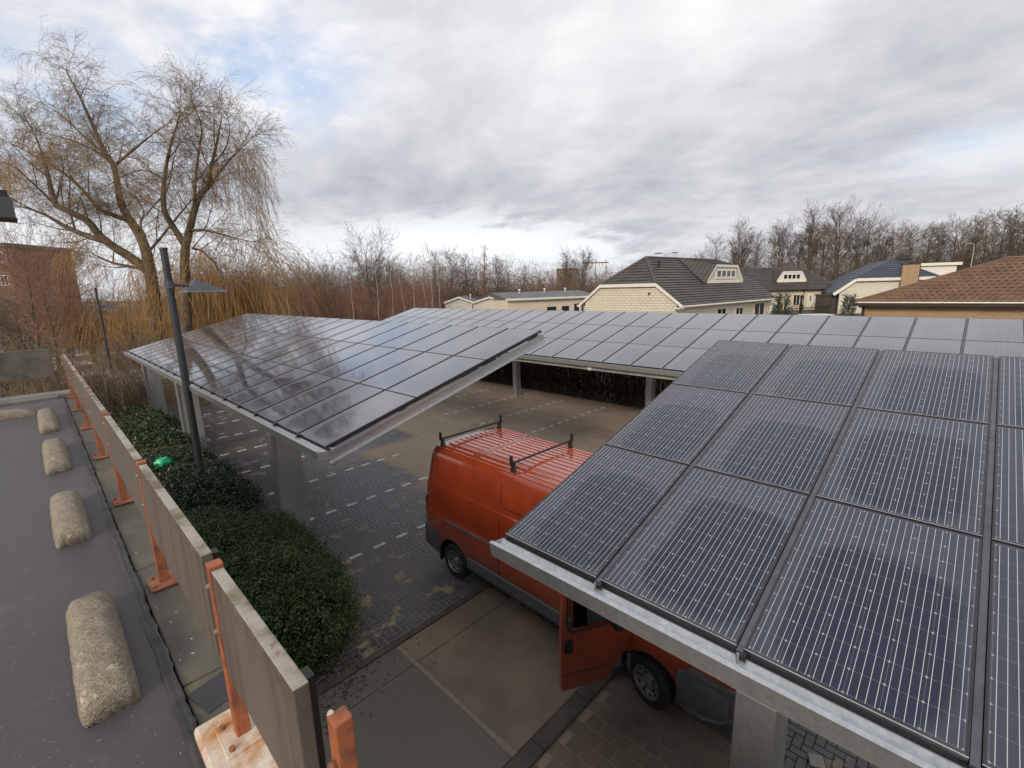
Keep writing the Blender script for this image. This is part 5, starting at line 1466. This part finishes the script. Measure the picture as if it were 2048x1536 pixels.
def chalets():
    """two low white mobile homes with shallow gables and one long flat roof"""
    A = Vector((-54.92, 41.94, 0)); d = (Vector((-40., 39.2, 0)) - A); 
    for k, (x0, x1, yf, label) in enumerate(((890, 945, 600, 'left of two low white chalets with shallow gable, half hidden by the far carport'), (946, 1012, 600, 'right of two low white chalets with shallow gable, half hidden by the far carport'))):
        p, q = at(x0, 602, 60), at(x1, 602, 60); w = Vector((q.x - p.x, q.y - p.y, 0)); W = w.length
        t = thing('white_chalet', label, 'chalet', (p.x, p.y, 0), math.atan2(w.y, w.x), 'low white chalets'); ze = at(x0, 605, 60).z
        m = MB(); m.prism([(0, 0, 0), (W - .05, 0, 0), (W - .05, 0, ze), (W / 2, 0, ze + .55), (0, 0, ze)], (0, 11, 0)); m.build('wall', 'whitebrick', t)
        m = MB(); 
        for (u0, z0, u1, z1) in ((-.12, ze - .03, W / 2, ze + .62), (W / 2, ze + .62, W + .07, ze - .03)):
            m.prism([(u0, -.25, z0), (u1, -.25, z1), (u1, -.25, z1 + .09), (u0, -.25, z0 + .09)], (0, 11.5, 0))
        m.build('roof', 'felt', t)
        m = MB()
        for (u0, z0, u1, z1) in ((-.12, ze - .05, W / 2, ze + .60), (W / 2, ze + .60, W + .07, ze - .05)):
            m.prism([(u0, -.32, z0 - .1), (u1, -.32, z1 - .1), (u1, -.32, z1 + .1), (u0, -.32, z0 + .1)], (0, .06, 0))
        m.build('barge_board', 'white', t)
        m = MB(); m.lathe([(0, .45), (.14, .42), (.14, .3), (.06, .28), (.06, -.3)], org=(W - .6, 4, ze + .5), n=10); m.build('roof_vent', 'white', t)
    p, q = at(1014, 602, 57), at(1190, 594, 63); w = Vector((q.x - p.x, q.y - p.y, 0)); W = w.length
    t = thing('long_chalet', 'long low white chalet with flat grey roof and black windows, left of the nearest bungalow', 'chalet', (p.x, p.y, 0), math.atan2(w.y, w.x)); ze = p.z + .25
    MB().box((0, 0, 0), (W, 8, ze)).build('wall', 'creamplain', t)
    m = MB(); m.prism([(-.3, -.35, ze + .001), (-.3, 4, ze + .75), (-.3, 8.3, ze + .001)], (W + .6, 0, 0)); m.build('roof', 'felt', t)
    m = MB(); m.box((-.35, -.42, ze - .22), (W + .3, -.351, ze + .03)); m.build('fascia', 'white', t)
    for a, b, z0, z1 in ((.43, .53, .8, 2.95), (.60, .68, .8, 2.95), (.745, .80, .6, 3.2), (.835, .853, .5, 3.3), (.885, .985, .8, 2.95)):
        window((t, 0), (a * W, z0), (b * W, z1), 'x', 1, frame='dkwin')
    m = MB()
    for u in (.26, .55, .8): m.lathe([(0, .55), (.16, .5), (.16, .36), (.06, .33), (.06, -.2)], org=(u * W, 3.2, ze + .6), n=10)
    m.build('roof_vent', 'white', t)


chalets()


# ------------------------------------------------------------------ far buildings, masts and lamps
def flats(name, label, x0, x1, ytop, d, dep, mat, rows, cols):
    p, q = at(x0, 580, d), at(x1, 580, d); w = Vector((q.x - p.x, q.y - p.y, 0)); W = w.length; h = at(x0, ytop, d).z
    t = thing(name, label, 'building', (p.x, p.y, 0), math.atan2(w.y, w.x))
    MB().box((0, 0, 0), (W, dep, h)).build('wall', mat, t); MB().box((-.25, -.25, h + .001), (W + .25, dep + .25, h + .5)).build('roof', 'felt', t)
    for i in range(rows):
        for j in range(cols):
            window((t, 0), ((j + .25) * W / cols, (i + .35) * h / rows), ((j + .75) * W / cols, (i + .8) * h / rows), 'x', 2)
    return t


flats('apartment_block', 'brown apartment block seen through bare twigs at the left edge', -190, 30, 500, 66, 10, 'flatbrick', 4, 7)
flats('brick_tower', 'small distant brick building below the isolated pair of trees', 1117, 1154, 540, 190, 8, 'flatbrick', 5, 4)


def gantry():
    p, q = at(1168, 560, 170), at(1214, 560, 170); w = Vector((q.x - p.x, q.y - p.y, 0)); W = w.length; t = thing('power_gantry', 'faint dark electricity gantry on the horizon left of the nearest bungalow', 'gantry', (p.x, p.y, 0), math.atan2(w.y, w.x)); h = at(1190, 524, 170).z
    m = MB()
    for u in (.05, .5, .95): m.box((u * W - .09, -.09, 0), (u * W + .09, .09, h + .8))
    m.build('mast', 'twig_d', t); m = MB(); m.box((-.5, -.13, h - .5), (W + .5, .13, h - .1))
    for u in (.2, .35, .65, .8): m.box((u * W - .07, -.07, h - 1.4), (u * W + .07, .07, h - .51))
    m.build('crossbeam', 'twig_d', t)


gantry()


def street_lamp(label, x, ytop, d, arms, h_off=0., col='galv_dull', reach=1.4, group=None):
    p = at(x, 580, d); h = at(x, ytop, d).z; t = thing('street_lamp', label, 'street lamp', (p.x, p.y, 0), math.atan2(RT.y, RT.x), group)
    MB().tube([(0, 0, 0), (0, 0, h * .5), (0, 0, h - .5)], [.11, .09, .075], 8).build('pole', col, t)
    for s in arms:
        m = MB(); m.tube([(0, 0, h - .52), (s * .10 * reach, 0, h - .2), (s * .45 * reach, 0, h - .02), (s * reach, 0, h + .06)], .05, 6); am = m.build('arm', col, t)
        m = MB(); m.bevbox((min(s * reach, s * (reach + .85)), -.14, h + .0), (max(s * reach, s * (reach + .85)), .14, h + .13), .04); m.build('lamp_head', 'lampgrey' if len(arms) > 1 else col, am)
    return t


street_lamp('twin-armed street lamp sticking up behind the ridge of the nearest bungalow', 1330, 508, 66, (-1, 1), reach=.75)
street_lamp('pale curved street lamp standing behind the white dormer', 1934, 489, 70, (-1,), reach=.75, col='galv_dull').scale = (.8, .8, 1)
street_lamp('small pale street lamp in front of the reddish thicket, beside the orange young willow', 572, 572, 52, (-1,), reach=.2, col='galv_dull').scale = (.55, .55, 1)


def iron_fence():
    p, q = at(1545, 615, 46), at(1660, 612, 50); w = Vector((q.x - p.x, q.y - p.y, 0)); W = w.length; t = thing('iron_fence', 'black iron fence with pointed bars in front of the second bungalow', 'fence', (p.x, p.y, 0), math.atan2(w.y, w.x))
    m = MB(); 
    for u in np.arange(0, W, .22): m.box((u - .015, -.015, 0), (u + .015, .015, 3.0 + .25 * math.sin(u * 2.)))
    m.box((0, -.02, 2.6), (W, .02, 2.66)); m.build('bars', 'black', t)
    for u in (.9, 4.4):
        m = MB(); m.box((u - .07, -.07, 0), (u + .07, .07, 3.5)); m.lathe([(0, 4.05), (.06, 4.0), (.16, 3.85), (.10, 3.52), (0, 3.5)], n=8, org=(u, 0, 0)); m.build('fence_post', 'black', t)


iron_fence()


def parked_car():
    p = at(1642, 626, 40); t = thing('parked_car', 'silver parked car whose roof shows just above the far carport', 'car', (p.x, p.y, 0), math.atan2(RT.y, RT.x)); H = p.z + .04
    H = min(H, 2.6)
    prof = [(-2.2, .35), (2.2, .35), (2.25, .8), (2.1, .95), (1.2, 1.08), (.62, H - .03), (.3, H), (-1.5, H - .02), (-1.95, H - .3), (-2.2, 1.0)]
    m = MB(); vs = []; 
    for yy, k in ((-.92, .96), (-.8, 1.), (.8, 1.), (.92, .96)): vs += [(x, yy if z < 1.1 else yy * .84, z if z < 1. else .95 + (z - .95) * k) for x, z in prof]
    n = len(prof); fs = [(r * n + i, r * n + (i + 1) % n, (r + 1) * n + (i + 1) % n, (r + 1) * n + i) for r in range(3) for i in range(n)] + [tuple(range(n)), tuple(3 * n + i for i in range(n))]
    m.add(vs, fs).build('body', 'carwhite', t, smooth=True)
    for s in (-1, 1):
        m = MB(); m.prism([(-1.9, s * .80, 1.12), (1.0, s * .80, 1.12), (.55, s * .70, H - .12), (-1.75, s * .70, H - .14)], (0, s * .09, 0)); m.build('side_window', 'dkwin', t)
        for x in (-1.4, 1.4): m = MB(); m.lathe([(0, -.1), (.32, -.1), (.32, .1), (0, .1)], 'y', (x, s * .85, .32), 20); m.build('wheel', 'rubber', t)


parked_car()


def conifer(label, x, y, d, w, h):
    p = at(x, 580, d); t = thing('conifer_bush', label, 'shrub', (p.x, p.y, 0), 0, 'bushy conifers behind the far carport'); S = []
    for c in range(420):
        a = random.uniform(0, 6.28); u = random.random(); hh = h * u; q = Vector((math.cos(a) * w * .25 * (1 - u * .6), math.sin(a) * w * .25 * (1 - u * .6), hh * .9))
        d_ = Vector((math.cos(a), math.sin(a), random.uniform(.5, 2.4))).normalized() * w * random.uniform(.3, .75) * (1.1 - u * .7); e = q + d_; S.append((*q, .02, *e, .010))
        for k in range(2): f = e + Vector((random.gauss(0, .15), random.gauss(0, .15), random.uniform(0, .25))); S.append((*e, .02, *f, .008))
    V, F = sticks(S, 3); np_mesh('foliage', V, F, 'conifer', t); MB().tube([(0, 0, 0), (0, 0, h * .8)], [.1, .03], 6).build('trunk', 'bark', t)


conifer('spiky grey-green conifer bush in front of the second bungalow', 1566, 600, 38, 1.9, 4.6)
conifer('spiky grey-green conifer bush at the left corner of the brick bungalow', 1702, 600, 42, 1.5, 4.2)


# ------------------------------------------------------------------ light
def build_world():
    t = NT('World', world=True)
    g = t.n('ShaderNodeTexCoord').outputs['Generated']
    s = t.n('ShaderNodeSeparateXYZ', {0: g}); z = s.outputs[2]
    zz = t.math('ADD', t.math('MAXIMUM', z, 0.), .22)
    px = t.math('DIVIDE', s.outputs[0], zz); py = t.math('DIVIDE', s.outputs[1], zz)
    p = t.n('ShaderNodeCombineXYZ', {0: px, 1: py, 2: 0.}).outputs[0]
    # stretch the cloud sheet across the line of sight
    p = t.n('ShaderNodeMapping', {'Vector': p, 'Rotation': (0, 0, R(-38)), 'Scale': (.85, 1.0, 1)}).outputs[0]
    wob = t.n('ShaderNodeTexNoise', {'Vector': p, 'Scale': 1.0, 'Detail': 2}).outputs['Color']
    p2 = t.n('ShaderNodeVectorMath', {0: p, 1: t.n('ShaderNodeVectorMath', {0: wob, 3: .35}, operation='SCALE').outputs[0]}, operation='ADD').outputs[0]
    big = t.noise(p2, .8, 3, .5); mid = t.noise(p2, 2.4, 7, .58); sml = t.noise(p2, 8., 6, .6)
    ndir = t.n('ShaderNodeVectorMath', {0: g}, operation='NORMALIZE').outputs[0]
    def spot(x, y, a, b, wd=1.):
        """soft region of the sky about the direction seen at photo pixel x, y; wd stretches it sideways"""
        d = (at(x, y, 1) - CAMP).normalized(); h = Vector((0, 0, 1)).cross(d).normalized(); u = d.cross(h)
        A = t.n('ShaderNodeVectorMath', {0: ndir, 1: tuple(h / wd)}, operation='DOT_PRODUCT').outputs['Value']
        B = t.n('ShaderNodeVectorMath', {0: ndir, 1: tuple(u)}, operation='DOT_PRODUCT').outputs['Value']
        F = t.n('ShaderNodeVectorMath', {0: ndir, 1: tuple(d)}, operation='DOT_PRODUCT').outputs['Value']
        q = t.math('SQRT', t.math('ADD', t.math('MULTIPLY', A, A), t.math('MULTIPLY', B, B)))
        return t.math('MULTIPLY', t.ramp(q, math.sin(R(b)), math.sin(R(a))), t.math('GREATER_THAN', F, 0.))
    MX = lambda *a: a[0] if len(a) == 1 else t.math('MAXIMUM', a[0], MX(*a[1:]))
    K = lambda a, k: t.math('MULTIPLY', a, k)
    nz_ = t.math('SUBTRACT', t.math('ADD', K(big, .45), K(mid, .55)), .5)
    nz_ = t.math('ADD', nz_, K(t.math('SUBTRACT', sml, .5), .26))
    dark = MX(spot(830, 350, 1, 13, 2.6), K(spot(1500, 330, 1, 15, 2.2), .75), K(spot(1900, 190, 1, 16, 1.6), .55))
    light = MX(spot(640, 180, 1, 11, 1.6), K(spot(1250, 120, 2, 13, 2.), .55), K(spot(100, 60, 2, 15, 2.), .3))
    v = t.math('ADD', .53, t.math('SUBTRACT', K(light, .17), K(dark, .19)))
    v = t.math('ADD', v, K(nz_, 1.0))
    cl = t.mix(t.ramp(v, .22, .78, False), (.29, .303, .34), (.645, .642, .652))
    # bright gap low over the horizon
    gap = MX(spot(900, 492, .5, 5.5, 6.), K(spot(250, 520, 2, 8, 4.), .55), K(spot(1180, 490, .5, 4, 3.), .8), K(spot(1960, 300, .3, 2.6, 5.), .3))
    gap = t.math('MULTIPLY', gap, t.ramp(t.math('ADD', nz_, K(gap, .16)), -.06, .10))
    cl = t.mix(gap, cl, (.645, .675, .70))
    hor = t.ramp(z, .06, .0)
    cl = t.mix(K(hor, .5), cl, (.52, .53, .55))
    blue = MX(spot(500, 120, 1, 11, 1.5), K(spot(140, 170, 1, 13, 1.8), .75), K(spot(1990, 290, .5, 3.4, 3.), .4))
    hole = t.math('MULTIPLY', K(blue, .85), t.ramp(t.math('ADD', nz_, K(blue, -.10)), .06, -.16), clamp=True)
    sky = t.n('ShaderNodeTexSky', sky_type='NISHITA', sun_disc=False, sun_elevation=SUN_EL, sun_rotation=SUN_ROT, altitude=0, air_density=1., dust_density=1.2, ozone_density=1.5)
    b1 = t.n('ShaderNodeBackground', {'Color': sky.outputs[0], 'Strength': .15})
    b2 = t.n('ShaderNodeBackground', {'Color': cl, 'Strength': 1.})
    mx = t.n('ShaderNodeMixShader', {0: t.math('MULTIPLY', hole, .85), 1: b2.outputs[0], 2: b1.outputs[0]})
    t.n('ShaderNodeOutputWorld', {'Surface': mx.outputs[0]})


# low winter sun behind the camera, spread wide by the overcast
SUN_AZ = Vector((.30, -.954, 0)); SUN_EL = R(26); SUN_ROT = math.atan2(SUN_AZ.x, SUN_AZ.y)
build_world()
sd = bpy.data.lights.new('sun', 'SUN'); sd.energy = 1.7; sd.angle = R(16); sd.color = (1, .86, .68)
so = bpy.data.objects.new('sun', sd); COL.objects.link(so)
dirv = -(SUN_AZ * math.cos(SUN_EL) + Vector((0, 0, math.sin(SUN_EL))))
so.rotation_euler = dirv.to_track_quat('-Z', 'Y').to_euler()
scene.view_settings.view_transform = 'Standard'; scene.view_settings.look = 'None'
scene.view_settings.exposure = 0.66; scene.view_settings.gamma = 1
scene.view_settings.use_curve_mapping = False
scene.render.engine = 'CYCLES'
scene.cycles.max_bounces = 6; scene.cycles.use_denoising = True
